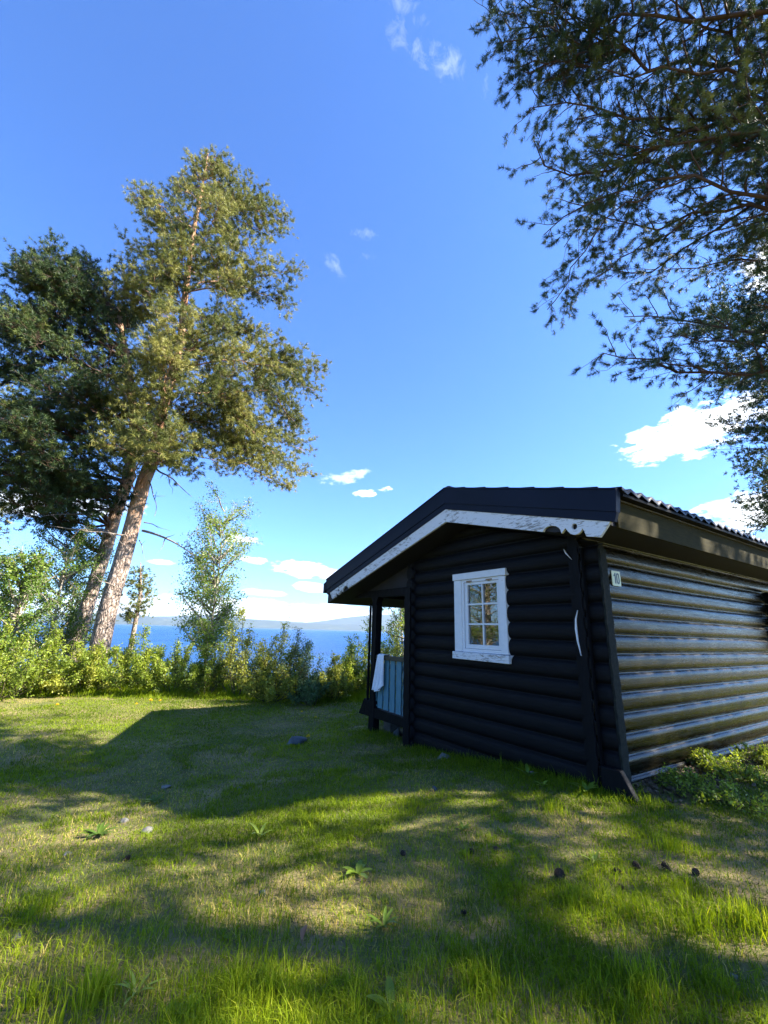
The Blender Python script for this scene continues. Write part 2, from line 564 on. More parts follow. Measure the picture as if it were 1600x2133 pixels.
def build_ground():
    # one sheet in polar rings round the camera, fine near, reaching far
    rr = np.concatenate([np.linspace(0.05, 26, 150), np.geomspace(27, 9000, 46)])
    aa = np.linspace(0, 2 * math.pi, 241)[:-1]
    R_, A_ = np.meshgrid(rr, aa, indexing='ij')
    X = CAM_P[0] + R_ * np.cos(A_)
    Y = CAM_P[1] + R_ * np.sin(A_)
    Z = ground_z(X, Y)
    v = np.stack([X.ravel(), Y.ravel(), Z.ravel()], 1)
    nr, na = len(rr), len(aa)
    i, j = np.meshgrid(np.arange(nr - 1), np.arange(na), indexing='ij')
    j2 = (j + 1) % na
    q = np.stack([i * na + j, (i + 1) * na + j, (i + 1) * na + j2, i * na + j2], -1).reshape(-1, 4)
    me = np_mesh('ground', v, None, quads=q)
    o = link('ground', me, M['ground'], smooth=True)
    return tag(o, kind='structure')


build_ground()
SEA_Z = -9.0
v = []
rr = np.geomspace(10, 45000, 40)
aa = np.linspace(0, 2 * math.pi, 97)[:-1]
R_, A_ = np.meshgrid(rr, aa, indexing='ij')
v = np.stack([(R_ * np.cos(A_)).ravel() - 20, (R_ * np.sin(A_)).ravel(), np.full(R_.size, SEA_Z)], 1)
i, j = np.meshgrid(np.arange(len(rr) - 1), np.arange(len(aa)), indexing='ij')
q = np.stack([i * 96 + j, (i + 1) * 96 + j, (i + 1) * 96 + (j + 1) % 96, i * 96 + (j + 1) % 96], -1).reshape(-1, 4)
tag(link('sea', np_mesh('sea', v, None, quads=q), M['water']), kind='structure')


def build_hills(dist, top_px, depth, seed, name):
    """a ridge across the fjord; top_px = [(photo x, photo y of crest)]"""
    xs = np.linspace(-500, 2100, 200)
    cy = np.interp(xs, [a for a, b in top_px], [b for a, b in top_px])
    vs = []
    rows = 14
    for k, px in enumerate(xs):
        crest = pix_at(px, cy[k], dist + depth * .5)
        d = crest[:2] - CAM_P[:2]
        d = d / np.linalg.norm(d)
        h = crest[2] - SEA_Z
        for r in range(rows + 1):
            t = r / rows
            pos = CAM_P[:2] + d * (dist + depth * t)
            prof = math.sin(min(1, t * 2) * math.pi / 2) ** 1.3 if t <= .5 else math.cos((t - .5) * math.pi)
            nn_ = vnoise(np.array([pos[0] / 420]), np.array([pos[1] / 420]), seed)[0] - .5
            z = SEA_Z - 6 + (h + 6) * prof * (1 + .35 * nn_ * math.sin(math.pi * min(t * 2, 1)))
            vs.append((pos[0], pos[1], z))
    n_ = len(xs)
    q = [(a * (rows + 1) + b, (a + 1) * (rows + 1) + b, (a + 1) * (rows + 1) + b + 1, a * (rows + 1) + b + 1) for a in range(n_ - 1) for b in range(rows)]
    o = link(name, np_mesh(name, np.array(vs), None, quads=np.array(q)), M['hill'], smooth=True)
    return tag(o, kind='structure')


build_hills(7600, [(-500, 1262), (0, 1277), (150, 1276), (290, 1281), (340, 1288), (420, 1292), (480, 1286), (540, 1291), (600, 1296), (680, 1299), (760, 1300), (900, 1304), (1200, 1312), (2100, 1330)], 2200, 2, 'far_hills')
build_hills(10400, [(-500, 1265), (200, 1290), (330, 1284), (470, 1281), (520, 1290), (580, 1292), (640, 1297), (690, 1291), (730, 1285), (775, 1281), (830, 1280), (900, 1284), (1000, 1296), (1200, 1300), (2100, 1330)], 3000, 9, 'far_hills')

# ------------------------------------------------------------ the log cabin
RX = -1.6           # ridge x
SL, SR = .278, .268  # roof slopes, porch side and road side
YF = -0.45          # front plane of the verge
YB = 7.0
cabin = empty('log_cabin', (0, 0, 0))
tag(cabin, 'small black stained log cabin with white bargeboards and a covered porch', 'cabin')
G0, S0 = 1.2127, 1.4804
P_ = .19
XL = -2.90          # inner left end of the gable wall


def roof_z(x, drop=0.0):
    return 3.52 - drop - (SR * (x - RX) if x > RX else SL * (RX - x))


def log_profile(z_lo, z_hi, groove0, power=2.6, n=14, depth=.05):
    """[(z, bulge)] of stacked half-round logs"""
    out = []
    k = math.floor((z_lo - groove0) / P_)
    z = groove0 + k * P_
    while z < z_hi:
        for i in range(n):
            t = i / n
            zz = z + t * P_
            if z_lo <= zz <= z_hi:
                out.append((zz, depth * (1 - abs(2 * t - 1) ** power) ** .62 - .003))
        z += P_
    out = [(z_lo, out[0][1])] + out + [(z_hi, out[-1][1])]
    return out


def log_wall(name, axis, a0, a1, groove0, z_lo, z_hi, thick, mat, parent, flip=1, cut=None, wob=.0035, seed=0, top=None, endmat=None, power=2.6):
    """wall of logs running along an axis from a0 to a1; front bulges to -y (axis x) or +x (axis y).
    cut = (c0, c1, z0, z1) opening; top(a) = height where the wall is cut off."""
    prof = log_profile(z_lo, z_hi, groove0, power)
    nz_ = len(prof)
    cols = list(np.arange(a0, a1, .12)) + [a1]
    if cut:
        cols = sorted(set([c for c in cols if not (abs(c - cut[0]) < .03 or abs(c - cut[1]) < .03)] + [cut[0], cut[1]]))
    vs, fs = [], []
    for a in cols:
        for (z, bdg) in prof:
            zz = z
            if top is not None:
                zz = min(z, top(a))
            w = (vnoise(np.array([a * 1.3]), np.array([round((z - groove0 - .5 * P_) / P_) * 7.3]), seed)[0] - .5)
            f = bdg + wob * 2 * w
            for side in (0, 1):
                off = f + thick / 2 if side == 0 else -(f + thick / 2)
                if axis == 'x':
                    vs.append((a, -off, zz + wob * w))
                else:
                    vs.append((off, a, zz + wob * w))
    def idx(c, r, s): return (c * nz_ + r) * 2 + s
    for c in range(len(cols) - 1):
        for r in range(nz_ - 1):
            mid_a, mid_z = (cols[c] + cols[c + 1]) / 2, (prof[r][0] + prof[r + 1][0]) / 2
            if cut and cut[0] < mid_a < cut[1] and cut[2] < mid_z < cut[3]:
                continue
            if top is not None and prof[r][0] >= max(top(cols[c]), top(cols[c + 1])):
                continue
            fs.append((idx(c, r, 0), idx(c + 1, r, 0), idx(c + 1, r + 1, 0), idx(c, r + 1, 0)))
            fs.append((idx(c, r, 1), idx(c, r + 1, 1), idx(c + 1, r + 1, 1), idx(c + 1, r, 1)))
    nmain = len(fs)
    for c in (0, len(cols) - 1):
        for r in range(nz_ - 1):
            if top is not None and prof[r][0] >= top(cols[c]):
                continue
            fs.append((idx(c, r, 0), idx(c, r + 1, 0), idx(c, r + 1, 1), idx(c, r, 1)))
    me = bpy.data.meshes.new(name)
    me.from_pydata(vs, [], fs)
    me.materials.append(mat)
    me.materials.append(endmat or mat)
    mi = np.zeros(len(fs), dtype=np.int32)
    mi[nmain:] = 1
    me.polygons.foreach_set('material_index', mi)
    me.update()
    import bmesh
    bm = bmesh.new(); bm.from_mesh(me)
    bmesh.ops.recalc_face_normals(bm, faces=bm.faces)
    bm.to_mesh(me); bm.free()
    sm = np.ones(len(fs), dtype=bool); sm[nmain:] = False
    me.polygons.foreach_set('use_smooth', sm)
    o = bpy.data.objects.new(name, me)
    COL.objects.link(o)
    o.parent = parent
    return o


TH = .045   # thickness between grooves
# gable wall (front, in shade): groove plane at y = 0
WIN = (-1.76, -1.05, 1.42, 2.37)
gw = log_wall('gable_wall', 'x', XL - .06, .21, G0, .0, 3.30, TH, M['log_gable'], cabin, cut=WIN, seed=1,
              top=lambda a: roof_z(a, .46), endmat=M['end_grain'])
gw.location = (0, TH / 2, 0)
# side wall (towards the right): groove plane at x = 0
sw = log_wall('side_wall', 'y', -.10, 6.6, S0, .14, 2.68, TH, M['log_side'], cabin, seed=2, endmat=M['black_wood'], power=3.6, wob=.006)
sw.location = (-TH / 2, 0, 0)
rw = log_wall('rear_wall', 'x', XL - .06, .21, G0, .0, 3.30, TH, M['log_gable'], cabin, seed=3, top=lambda a: roof_z(a, .46))
rw.location = (0, 6.45, 0)
pw = log_wall('porch_wall', 'y', -.10, 6.6, S0, .0, 2.68, TH, M['log_gable'], cabin, seed=4)
pw.location = (XL + .04, 0, 0)
# stack of black log-shaped stubs on the side wall near the far end
st = MB()
for k in range(5):
    z = S0 + (k - 0) * P_ + .1
    ln = .24 - .035 * max(0, 2 - k)
    for i in range(1):
        prof = [(5.16 - .06 * math.cos(a), z + .092 * math.sin(a)) for a in np.linspace(0, 2 * math.pi, 13)[:-1]]
        st.prism([prof], 0.0, ln, lambda a, b, t: (t, a, b))
st.build('black_log_stubs', M['black_wood'], cabin)
# base log flaring out at the near corner
b = MB()
b.prism([[(.06, .10), (.40, .12), (.375, .30), (.245, .52), (.06, .52)]], -.125, -.060, lambda a, bb, t: (a, t, bb))
o = b.build('base_log', M['black_wood'], cabin, bevel=.012)
b = MB()
b.prism([[(-4.34, .27), (-3.0, .27), (-3.0, .40), (-3.9, .42), (-4.04, .50), (-4.17, .53)]], -.05, .05, lambda a, bb, t: (a, t, bb))
b.build('porch_sill_beam', M['black_wood'], cabin, bevel=.008)
# scalloped cover boards on the corner log ends, plus one added shade strip
def wavy(x0, x1, z0, z1, amp, ph=0., per=P_, right=True, left=True):
    zs = np.linspace(z0, z1, int((z1 - z0) / .024))
    L_ = [(x0 + (amp * abs(math.sin((z - ph) * math.pi / per)) if left else 0), z) for z in zs]
    R2 = [(x1 - (amp * abs(math.sin((z - ph) * math.pi / per)) if right else 0), z) for z in zs[::-1]]
    return L_ + R2


b = MB(); b.prism([wavy(-.045, .045, .30, 2.52, .016, S0)], -.118, -.1005, lambda a, z, t: (a, t, z))
b.build('corner_cover', M['black_wood'], cabin)
b = MB(); b.prism([wavy(-.055, .075, .34, 2.50, .014, G0)], .2105, .232, lambda a, z, t: (t, a, z))
b.build('corner_cover', M['end_grain'], cabin)
b = MB(); b.prism([wavy(XL - .06, XL + .10, .02, 2.30, .014, S0)], -.122, -.1005, lambda a, z, t: (a, t, z))
b.build('corner_cover', M['black_wood'], cabin)
b = MB(); b.box(.0515, .0585, -.099, -.052, .32, 2.52)  # black strip added over the stub's side face to stand in for its shade
b.build('corner_cover', M['black_wood'], cabin)
# thin curved pale strips beside the near corner
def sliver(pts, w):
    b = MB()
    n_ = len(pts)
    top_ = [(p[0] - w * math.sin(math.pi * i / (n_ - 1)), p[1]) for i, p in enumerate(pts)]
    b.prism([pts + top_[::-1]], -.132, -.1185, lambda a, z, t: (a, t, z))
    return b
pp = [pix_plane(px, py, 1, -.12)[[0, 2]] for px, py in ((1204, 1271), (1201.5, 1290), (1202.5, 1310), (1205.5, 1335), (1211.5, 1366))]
sliver([tuple(q_) for q_ in pp], .018).build('pale_strip', M['white_window'], cabin)
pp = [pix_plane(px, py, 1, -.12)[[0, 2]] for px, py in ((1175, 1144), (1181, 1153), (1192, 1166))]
sliver([tuple(q_) for q_ in pp], .012).build('pale_strip', M['white_window'], cabin)

# roof sheet with wavy tile profile, in courses
def roof_sheet(side):
    xs_e = .72 if side > 0 else -5.10
    slope = SR if side > 0 else SL
    L_ = abs(xs_e - RX)
    ns = int(L_ / .35) + 1
    sv = []
    for k in range(ns):
        s0, s1 = k * .35, min((k + 1) * .35, L_)
        sv += [(s0 + .004, .0), (s1 - .004, .022)]
    ys = np.arange(YF + .02, YB, .02)
    V_ = np.zeros((len(sv), len(ys), 3))
    for a, (s, lift) in enumerate(sv):
        wave = .017 * np.cos((ys - YF) / .19 * 2 * math.pi) * (1 if True else 0) + .005 * np.cos((ys) / .19 * 4 * math.pi)
        V_[a, :, 0] = RX + side * s
        V_[a, :, 1] = ys
        V_[a, :, 2] = 3.535 - slope * s + lift + wave
    low = V_[-1].copy(); low[:, 2] -= .03
    allv = np.concatenate([V_.reshape(-1, 3), low])
    ny = len(ys)
    i, j = np.meshgrid(np.arange(len(sv)), np.arange(ny - 1), indexing='ij')
    q = np.stack([i * ny + j, (i + 1) * ny + j, (i + 1) * ny + j + 1, i * ny + j + 1], -1).reshape(-1, 4)
    return allv, q


roof = None
v1, q1 = roof_sheet(1)
v2, q2 = roof_sheet(-1)
roof = link('roof', np_mesh('roof', np.concatenate([v1, v2]), None, quads=np.concatenate([q1, q2 + len(v1)])), M['tile'], cabin)
# sheathing / soffit slab under the tiles
b = MB()
sec = [(-5.04, roof_z(-5.04, .44)), (RX, 3.52 - .44), (0.0, roof_z(0, .44)), (.575, 2.615), (.575, roof_z(.575, .05)), (RX, 3.49), (-5.04, roof_z(-5.04, .05))]
sec = [(x_, z_) for x_, z_ in sec]
b.prism([sec], YF + .035, YB - .02, lambda a, z, t: (a, t, z))
b.build('roof_soffit', M['soffit'], roof)
# ridge cap
b = MB()
sec = [(RX + math.cos(a) * .085, 3.525 + math.sin(a) * .05) for a in np.linspace(0, math.pi, 9)]
b.prism([sec], YF + .03, YB, lambda a, z, t: (a, t, z))
b.build('ridge_cap', M['tile'], roof)
# verge flashings: dark sheet metal over a lower lip
for s in (1, -1):
    b = MB()
    xe = .684 if s > 0 else -5.05
    xe2 = .66 if s > 0 else -5.02
    t0_ = [(RX, 3.525), (xe, roof_z(xe, -.005)), (xe2, roof_z(xe2, .20)), (RX, 3.52 - .20)]
    b.prism([t0_], YF - .022, YF + .05, lambda a, z, t: (a, t, z))
    lo = [(RX, 3.52 - .198), (xe2, roof_z(xe2, .198)), (xe2 - s * .03, roof_z(xe2, .285)), (RX, 3.52 - .283)]
    b.prism([lo], YF - .012, YF + .034, lambda a, z, t: (a, t, z))
    b.prism([[(RX, 3.524), (xe, roof_z(xe, -.004)), (xe, roof_z(xe, -.024)), (RX, 3.545)]], YF - .03, YF + .16, lambda a, z, t: (a, t, z))
    o = b.build('verge_flashing', M['verge'], roof, bevel=.003)
    if s < 0:
        pass
b = MB(); b.box(-5.16, -5.056, YF - .02, YF + .1, 2.36, 2.52)
b.v = [(x_, y_, z_ + (.02 if x_ > -5.1 else -.02) + (.0 if z_ > 2.4 else -.02)) for x_, y_, z_ in b.v]
b.build('flashing_end_cap', M['verge'], roof, bevel=.004)
# gutterless eave fascia, sloping board under the tile edge
b = MB()
b.box(.585, .607, YF + .10, YB - .03, 2.598, 2.846)
b.build('fascia', M['fascia'], roof, bevel=.003)
b = MB(); b.box(.58, .632, YF + .06, YB - .03, 2.849, 2.861)
b.build('drip_edge', M['plank'], roof)
b = MB(); b.box(.56, .70, YF + .06, YB - .03, 2.866, 2.892)
b.build('eave_batten', M['black_wood'], roof)
# white bargeboards with fretted lower ends
fret = [(0.478, 2.516), (0.351, 2.545), (0.322, 2.628), (0.312, 2.619), (0.29, 2.594), (0.259, 2.58), (0.223, 2.582), (0.19, 2.598), (0.166, 2.626), (0.143, 2.663), (0.094, 2.618), (0.086, 2.656), (0.065, 2.683), (0.03, 2.704), (-0.013, 2.716), (-0.056, 2.715), (-0.091, 2.702), (-0.11, 2.68), (-0.119, 2.67)]
hole = [(.2385 + .03 * math.cos(a), 2.66 + .03 * math.sin(a)) for a in np.linspace(0, 2 * math.pi, 17)[:-1]]
outer = [(RX + .002, 3.065), (RX + .002, 3.246), (.612, 2.665)] + fret
b = MB(); b.prism([outer, hole], YF - .004, YF + .026, lambda a, z, t: (a, t, z))
b.build('bargeboard', M['white_flaky'], roof, bevel=.003)
def mir(x_, z_):
    s = x_ - RX                      # distance from ridge on the right
    d = (3.065 - SR * s) - z_        # below the lower line
    s2 = s * (3.18 / 2.078)
    s2 = 3.18 - (2.078 - s)
    return (RX - s2, 3.065 - SL * s2 * .995 - d)
outer = [mir(*p_) for p_ in fret][::-1]
outer = [(RX - .002, 3.065)] + outer + [(mir(.612, 2.665)[0], mir(.612, 2.665)[1]), (RX - .002, 3.246)]
holem = [mir(*p_) for p_ in hole]
b = MB(); b.prism([outer, holem], YF - .004, YF + .026, lambda a, z, t: (a, t, z))
b.build('bargeboard', M['white_flaky'], roof, bevel=.003)

# window
win = MB()
Y0 = -.062
for (x0, x1, z0, z1, d) in ((-1.885, -1.745, 1.41, 2.335, 0), (-1.085, -.985, 1.41, 2.335, 0)):
    win.box(x0, x1, Y0 - d, .02, z0, z1)
win.box(-1.90, -.965, Y0 - .012, .02, 2.337, 2.425)
W = win.build('window', M['white_window'], cabin, bevel=.005)
b = MB(); b.prism([[(-1.905, 1.318), (-.955, 1.312), (-.955, 1.405), (-1.905, 1.408)]], Y0 - .03, .02, lambda a, z, t: (a, t, z))
b.build('window_sill', M['white_flaky'], W, bevel=.006)
b = MB()   # inner reveal
b.box(-1.745, -1.708, Y0 + .012, .03, 1.41, 2.335)
b.box(-1.100, -1.085, Y0 + .012, .03, 1.41, 2.335)
b.box(-1.708, -1.100, Y0 + .012, .03, 2.30, 2.335)
b.box(-1.708, -1.100, Y0 + .012, .03, 1.41, 1.452)
b.build('frame', M['white_window'], W)
b = MB()   # sash
b.box(-1.705, -1.652, -.036, .004, 1.455, 2.297)
b.box(-1.140, -1.103, -.036, .004, 1.455, 2.297)
b.box(-1.652, -1.140, -.036, .004, 2.262, 2.297)
b.box(-1.652, -1.140, -.036, .004, 1.455, 1.506)
b.box(-1.403, -1.382, -.032, .002, 1.506, 2.262)
for k in (1, 2):
    zc = 1.506 + .252 * k
    b.box(-1.652, -1.403, -.033, .001, zc - .011, zc + .011)
    b.box(-1.382, -1.140, -.033, .001, zc - .011, zc + .011)
b.build('sash', M['white_window'], W, bevel=.002)
b = MB(); b.box(-1.655, -1.137, -.012, -.006, 1.50, 2.268)
b.build('pane', M['glass'], W)
for xc in (-1.60, -1.25):
    b = MB()
    b.box(xc - .05, xc + .05, Y0 + .004, Y0 + .0118, 2.302, 2.318)
    b.box(xc - .012, xc + .012, -.0581, -.0502, 2.29, 2.310)
    b.build('hinge', M['brass'], W)
# things just inside the glass: curtain panels and a white rod
b = MB()
xs_ = np.linspace(-1.72, -1.07, 60)
vs = [(x_, .14 + .018 * math.sin(x_ * 70), z_) for z_ in (1.40, 1.78) for x_ in xs_]
b.add(vs, [(i_, i_ + 1, i_ + 61, i_ + 60) for i_ in range(59)])
b.build('curtain', M['curtain'], W, smooth=True)
b = MB(); b.box(-1.262, -1.240, .05, .072, 1.44, 2.02)
b.build('window_stay', M['white_window'], W)
# dark interior
b = MB(); b.box(XL + .12, -.09, .16, 6.2, .42, 2.45)
# open box on the front face
b.f = [f_ for f_ in b.f if f_ != (0, 4, 5, 1)]
b.build('interior_lining', M['plank'], cabin)

# number plate
sg = MB()
c4 = [pix_plane(px, py, 0, .058) for px, py in ((1273.3, 1188.1), (1291.3, 1190.8), (1294.7, 1221.8), (1277.1, 1220.0))]
y0_, y1_ = (c4[0][1] + c4[3][1]) / 2, (c4[1][1] + c4[2][1]) / 2
z0_, z1_ = (c4[2][2] + c4[3][2]) / 2, (c4[0][2] + c4[1][2]) / 2
rad = .012
oc = []
for (cy_, cz_, a0_) in ((y1_ - rad, z1_ - rad, 0), (y0_ + rad, z1_ - rad, 90), (y0_ + rad, z0_ + rad, 180), (y1_ - rad, z0_ + rad, 270)):
    for a in (0, 30, 60, 90):
        oc.append((cy_ + rad * math.cos(math.radians(a0_ + a)), cz_ + rad * math.sin(math.radians(a0_ + a))))
sg.prism([oc], .050, .058, lambda a, z, t: (t, a, z))
plate = sg.build('number_plate', M['cream'], cabin, bevel=.0015)
W_, H_ = y1_ - y0_, z1_ - z0_
def PQ(u_, v_): return (y0_ + u_ * W_, z0_ + v_ * H_)
d1 = MB()
d1.prism([[PQ(.30, .16), PQ(.43, .16), PQ(.43, .86), PQ(.33, .86), PQ(.30, .77), PQ(.19, .72), PQ(.19, .63), PQ(.30, .65)]], .0582, .0600, lambda a, z, t: (t, a, z))
def oval(cx_, cy_, rx_, ry_, pw=3.2, n_=28):
    out = []
    for a in np.linspace(0, 2 * math.pi, n_ + 1)[:-1]:
        ca, sa = math.cos(a), math.sin(a)
        out.append(PQ(cx_ + rx_ * math.copysign(abs(ca) ** (2 / pw), ca), cy_ + ry_ * math.copysign(abs(sa) ** (2 / pw), sa)))
    return out
d1.prism([oval(.665, .51, .175, .36), oval(.665, .51, .065, .26)], .0582, .0600, lambda a, z, t: (t, a, z))
d1.build('numeral', M['black_enamel'], plate)

# porch: posts, beam, railing, floor
def post(x_, y_):
    b = MB()
    zs = [(.02, .0), (.50, .0), (.55, .012), (1.10, .02), (1.9, .002), (2.06, -.006), (2.09, .014), (2.13, .016), (2.16, -.01), (2.20, -.035), (2.32, -.04)]
    L_ = [(-.075 + o_, z) for z, o_ in zs]
    b.prism([L_ + [(-a, z) for a, z in L_[::-1]]], -.06, .06, lambda a, z, t: (x_ + a, y_ + t, z))
    return b.build('porch_post', M['black_wood'], cabin, bevel=.006)
post(-3.92, 0)
post(-3.92, 3.0)
post(-3.92, 6.4)
b = MB(); b.prism([wavy(-4.02, -3.995, .52, 2.1, .010, G0, right=False)], -.10, -.062, lambda a, z, t: (a, t, z))
b.build('porch_post_cover', M['black_wood'], cabin)
b = MB()
b.prism([[(-4.75, 2.235), (-4.25, 2.215), (-3.0, 2.195), (-3.0, 2.33), (-4.75, 2.33)]], -.055, .055, lambda a, z, t: (a, t, z))
b.box(-3.98, -3.86, .06, 6.9, 2.20, 2.33)
b.build('porch_beam', M['black_wood'], cabin, bevel=.006)
b = MB()   # gable cladding above the porch beam
b.prism([[(-4.6, 2.33), (XL - .1, 2.33), (XL - .1, roof_z(XL - .1, .46)), (-4.6, roof_z(-4.6, .46))]], -.02, .03, lambda a, z, t: (a, t, z))
b.build('porch_gable_boards', M['soffit'], cabin)
rail = MB().box(-3.845, XL - .07, -.045, .045, 1.185, 1.25)
RAIL = rail.build('porch_railing', M['olive_paint'], cabin, bevel=.006)
b = MB(); b.box(-3.845, XL - .07, .012, .04, .55, .62); b.box(-3.845, XL - .07, .012, .04, 1.05, 1.12)
b.build('cross_rail', M['olive_paint'], RAIL)
nb = 6
for k in range(nb):
    xa = -3.985 + k * .172
    b = MB()
    b.prism([wavy(xa, xa + .142, .435 - .004 * k, 1.184, .010, .1 * k, .23)], -.012, .011, lambda a, z, t: (a, t, z))
    b.build('rail_board', M['blue_paint'], RAIL, bevel=.002)
b = MB(); b.box(-4.0, XL - .06, .06, 6.5, .30, .36)
b.build('porch_floor', M['plank'], cabin)
for yy in (.35, 3.2, 6.2):
    for xx in (-3.9, -2.7, -1.4, -.2):
        MB().box(xx - .1, xx + .1, yy - .1, yy + .1, -.15, .30).build('foundation_block', M['concrete'], cabin)
b = MB(); b.box(XL - .075, XL - .045, 1.6, 2.4, .38, 2.25)
dr = b.build('door', M['plank'], cabin)

# towel over the railing
def towel():
    n_u, n_v = 22, 40
    vs = []
    ztop = 1.262
    for j_ in range(n_v):
        t = j_ / (n_v - 1)
        for i_ in range(n_u):
            s = i_ / (n_u - 1)
            wtop, wbot = .17, .24
            x_c = -3.66
            if t < .25:       # back side
                z = ztop - (.25 - t) * 1.1
                y_ = .062 + .01 * math.sin(s * 12)
                w_ = wtop
            elif t < .32:
                a = (t - .25) / .07 * math.pi
                z = ztop + .006 * math.sin(a)
                y_ = .055 * math.cos(a) + .003
                w_ = wtop
            else:
                q_ = (t - .32) / .68
                ln = .52 + .10 * math.sin(s * 2.2 + .4) - .10 * s
                z = ztop - q_ * ln
                w_ = wtop + (wbot - wtop) * q_
                y_ = -.062 - .02 * q_ - (.020 * math.sin(s * 15 + q_ * 2) + .008 * math.sin(s * 31 - q_ * 3)) * (.35 + q_)
            x_ = x_c + (s - .5) * w_ - .075 * max(0, (t - .32) / .68) * (1 - s * .6) + .004 * math.sin(s * 30 + t * 8)
            vs.append((x_, y_, z))
    q = [(j_ * n_u + i_, j_ * n_u + i_ + 1, (j_ + 1) * n_u + i_ + 1, (j_ + 1) * n_u + i_) for j_ in range(n_v - 1) for i_ in range(n_u - 1)]
    o = link('towel', np_mesh('towel', np.array(vs), None, quads=np.array(q)), M['cotton'], smooth=True)
    s_ = o.modifiers.new('solid', 'SOLIDIFY'); s_.thickness = .006
    return tag(o, 'white towel hung over the blue porch railing', 'towel')
towel()


# ------------------------------------------------------------ vegetation helpers
def tubes(paths):
    """list of (points Nx3, radii N, sides) -> verts, quads"""
    V_, Q_, base = [], [], 0
    for pts, rad_, ns in paths:
        pts = np.asarray(pts, float)
        n_ = len(pts)
        T = np.gradient(pts, axis=0)
        T /= np.linalg.norm(T, axis=1)[:, None] + 1e-9
        ref = np.array([0, 0, 1.0]) if abs(T[0][2]) < .9 else np.array([1.0, 0, 0])
        A = np.cross(T, ref); A /= np.linalg.norm(A, axis=1)[:, None] + 1e-9
        B = np.cross(T, A)
        an = np.linspace(0, 2 * math.pi, ns + 1)[:-1]
        ring = A[:, None, :] * np.cos(an)[None, :, None] + B[:, None, :] * np.sin(an)[None, :, None]
        V_.append((pts[:, None, :] + ring * np.asarray(rad_, float)[:, None, None]).reshape(-1, 3))
        i_, j_ = np.meshgrid(np.arange(n_ - 1), np.arange(ns), indexing='ij')
        j2 = (j_ + 1) % ns
        Q_.append(np.stack([i_ * ns + j_, i_ * ns + j2, (i_ + 1) * ns + j2, (i_ + 1) * ns + j_], -1).reshape(-1, 4) + base)
        base += n_ * ns
    return np.concatenate(V_), np.concatenate(Q_)


def unit(v_):
    return v_ / (np.linalg.norm(v_, axis=-1, keepdims=True) + 1e-9)


def clump(P, T, cell, pull, seed, tv=.16):
    """draw shoots together into clusters and vary the tone from cluster to cluster"""
    A = np.array([[.61, -.48, .63], [.72, .66, -.20], [-.32, .58, .75]])
    A, _ = np.linalg.qr(A)
    W = P @ A.T
    W = W + .35 * cell * np.sin(W[:, [1, 2, 0]] / cell * 1.7 + seed) + .5 * cell * np.sin(W[:, [2, 0, 1]] / cell * .6)
    g = np.floor(W / cell).astype(np.int64)
    h = (g[:, 0] * 73856093) ^ (g[:, 1] * 19349663) ^ (g[:, 2] * 83492791) ^ seed
    def r(k):
        n = ((h + k * 7919) * 2654435761) & 0xffffffff
        n = ((n ^ (n >> 15)) * 2246822519) & 0xffffffff
        return ((n ^ (n >> 13)) & 0xffff) / 65535.0
    C = (g + np.stack([r(1), r(2), r(3)], 1) * .7 + .15) * cell
    return P + ((C - W) * pull) @ A, T + (r(4) - .5) * 2 * tv


def needles(P, D, tone, K, ln, w, rg, spread=(.45, 1.6), shoot=.04):
    """needle tufts: K thin triangles round each shoot"""
    n_ = len(P)
    P = np.repeat(P, K, 0); D = np.repeat(unit(D), K, 0); tone = np.repeat(tone, K)
    R1 = unit(rg.normal(size=P.shape))
    perp = unit(np.cross(D, R1))
    th = rg.uniform(spread[0], spread[1], len(P))[:, None]
    dirn = D * np.cos(th) + perp * np.sin(th)
    base = P + D * rg.uniform(-shoot, shoot, len(P))[:, None]
    L_ = ln * rg.uniform(.7, 1.15, len(P))[:, None]
    side = unit(np.cross(dirn, unit(rg.normal(size=P.shape)))) * (w / 2)
    v_ = np.stack([base - side, base + side, base + dirn * L_], 1).reshape(-1, 3)
    t_ = np.arange(len(P) * 3).reshape(-1, 3)
    c_ = np.repeat(np.clip(tone + rg.normal(0, .07, len(P)), 0, 1), 3)
    return v_, t_, c_


def leaves(P, tone, size, rg, up=.4):
    n_ = len(P)
    N = unit(rg.normal(size=(n_, 3)) + np.array([0, 0, up]) + SUN * .15)
    A = unit(np.cross(N, unit(rg.normal(size=(n_, 3)))))
    B = np.cross(N, A)
    s_ = (size * rg.uniform(.6, 1.25, n_))[:, None]
    bend = N * s_ * .12
    v_ = np.stack([P - A * s_ * .55, P + B * s_ * .34 + bend, P + A * s_ * .6, P - B * s_ * .34 + bend], 1).reshape(-1, 3)
    q = np.arange(n_ * 4).reshape(-1, 4)
    # two tris so the leaf folds
    t_ = np.concatenate([q[:, [0, 1, 2]], q[:, [0, 2, 3]]])
    c_ = np.repeat(np.clip(tone + rg.normal(0, .14, n_), 0, 1), 4)
    return v_, t_, c_


def curve_pts(p0, p1, sag, n_, rg, wig=.05, d0=None):
    t = np.linspace(0, 1, n_)[:, None]
    pts = p0 * (1 - t) + p1 * t
    L_ = np.linalg.norm(p1 - p0)
    pts = pts + np.array([0, 0, 1]) * (sag * L_ * 4 * t * (1 - t))
    w_ = rg.normal(0, wig * L_, (3, 3))
    for k in range(3):
        pts = pts + w_[k] * np.sin(math.pi * (k + 1) * t) / (k + 1)
    return pts


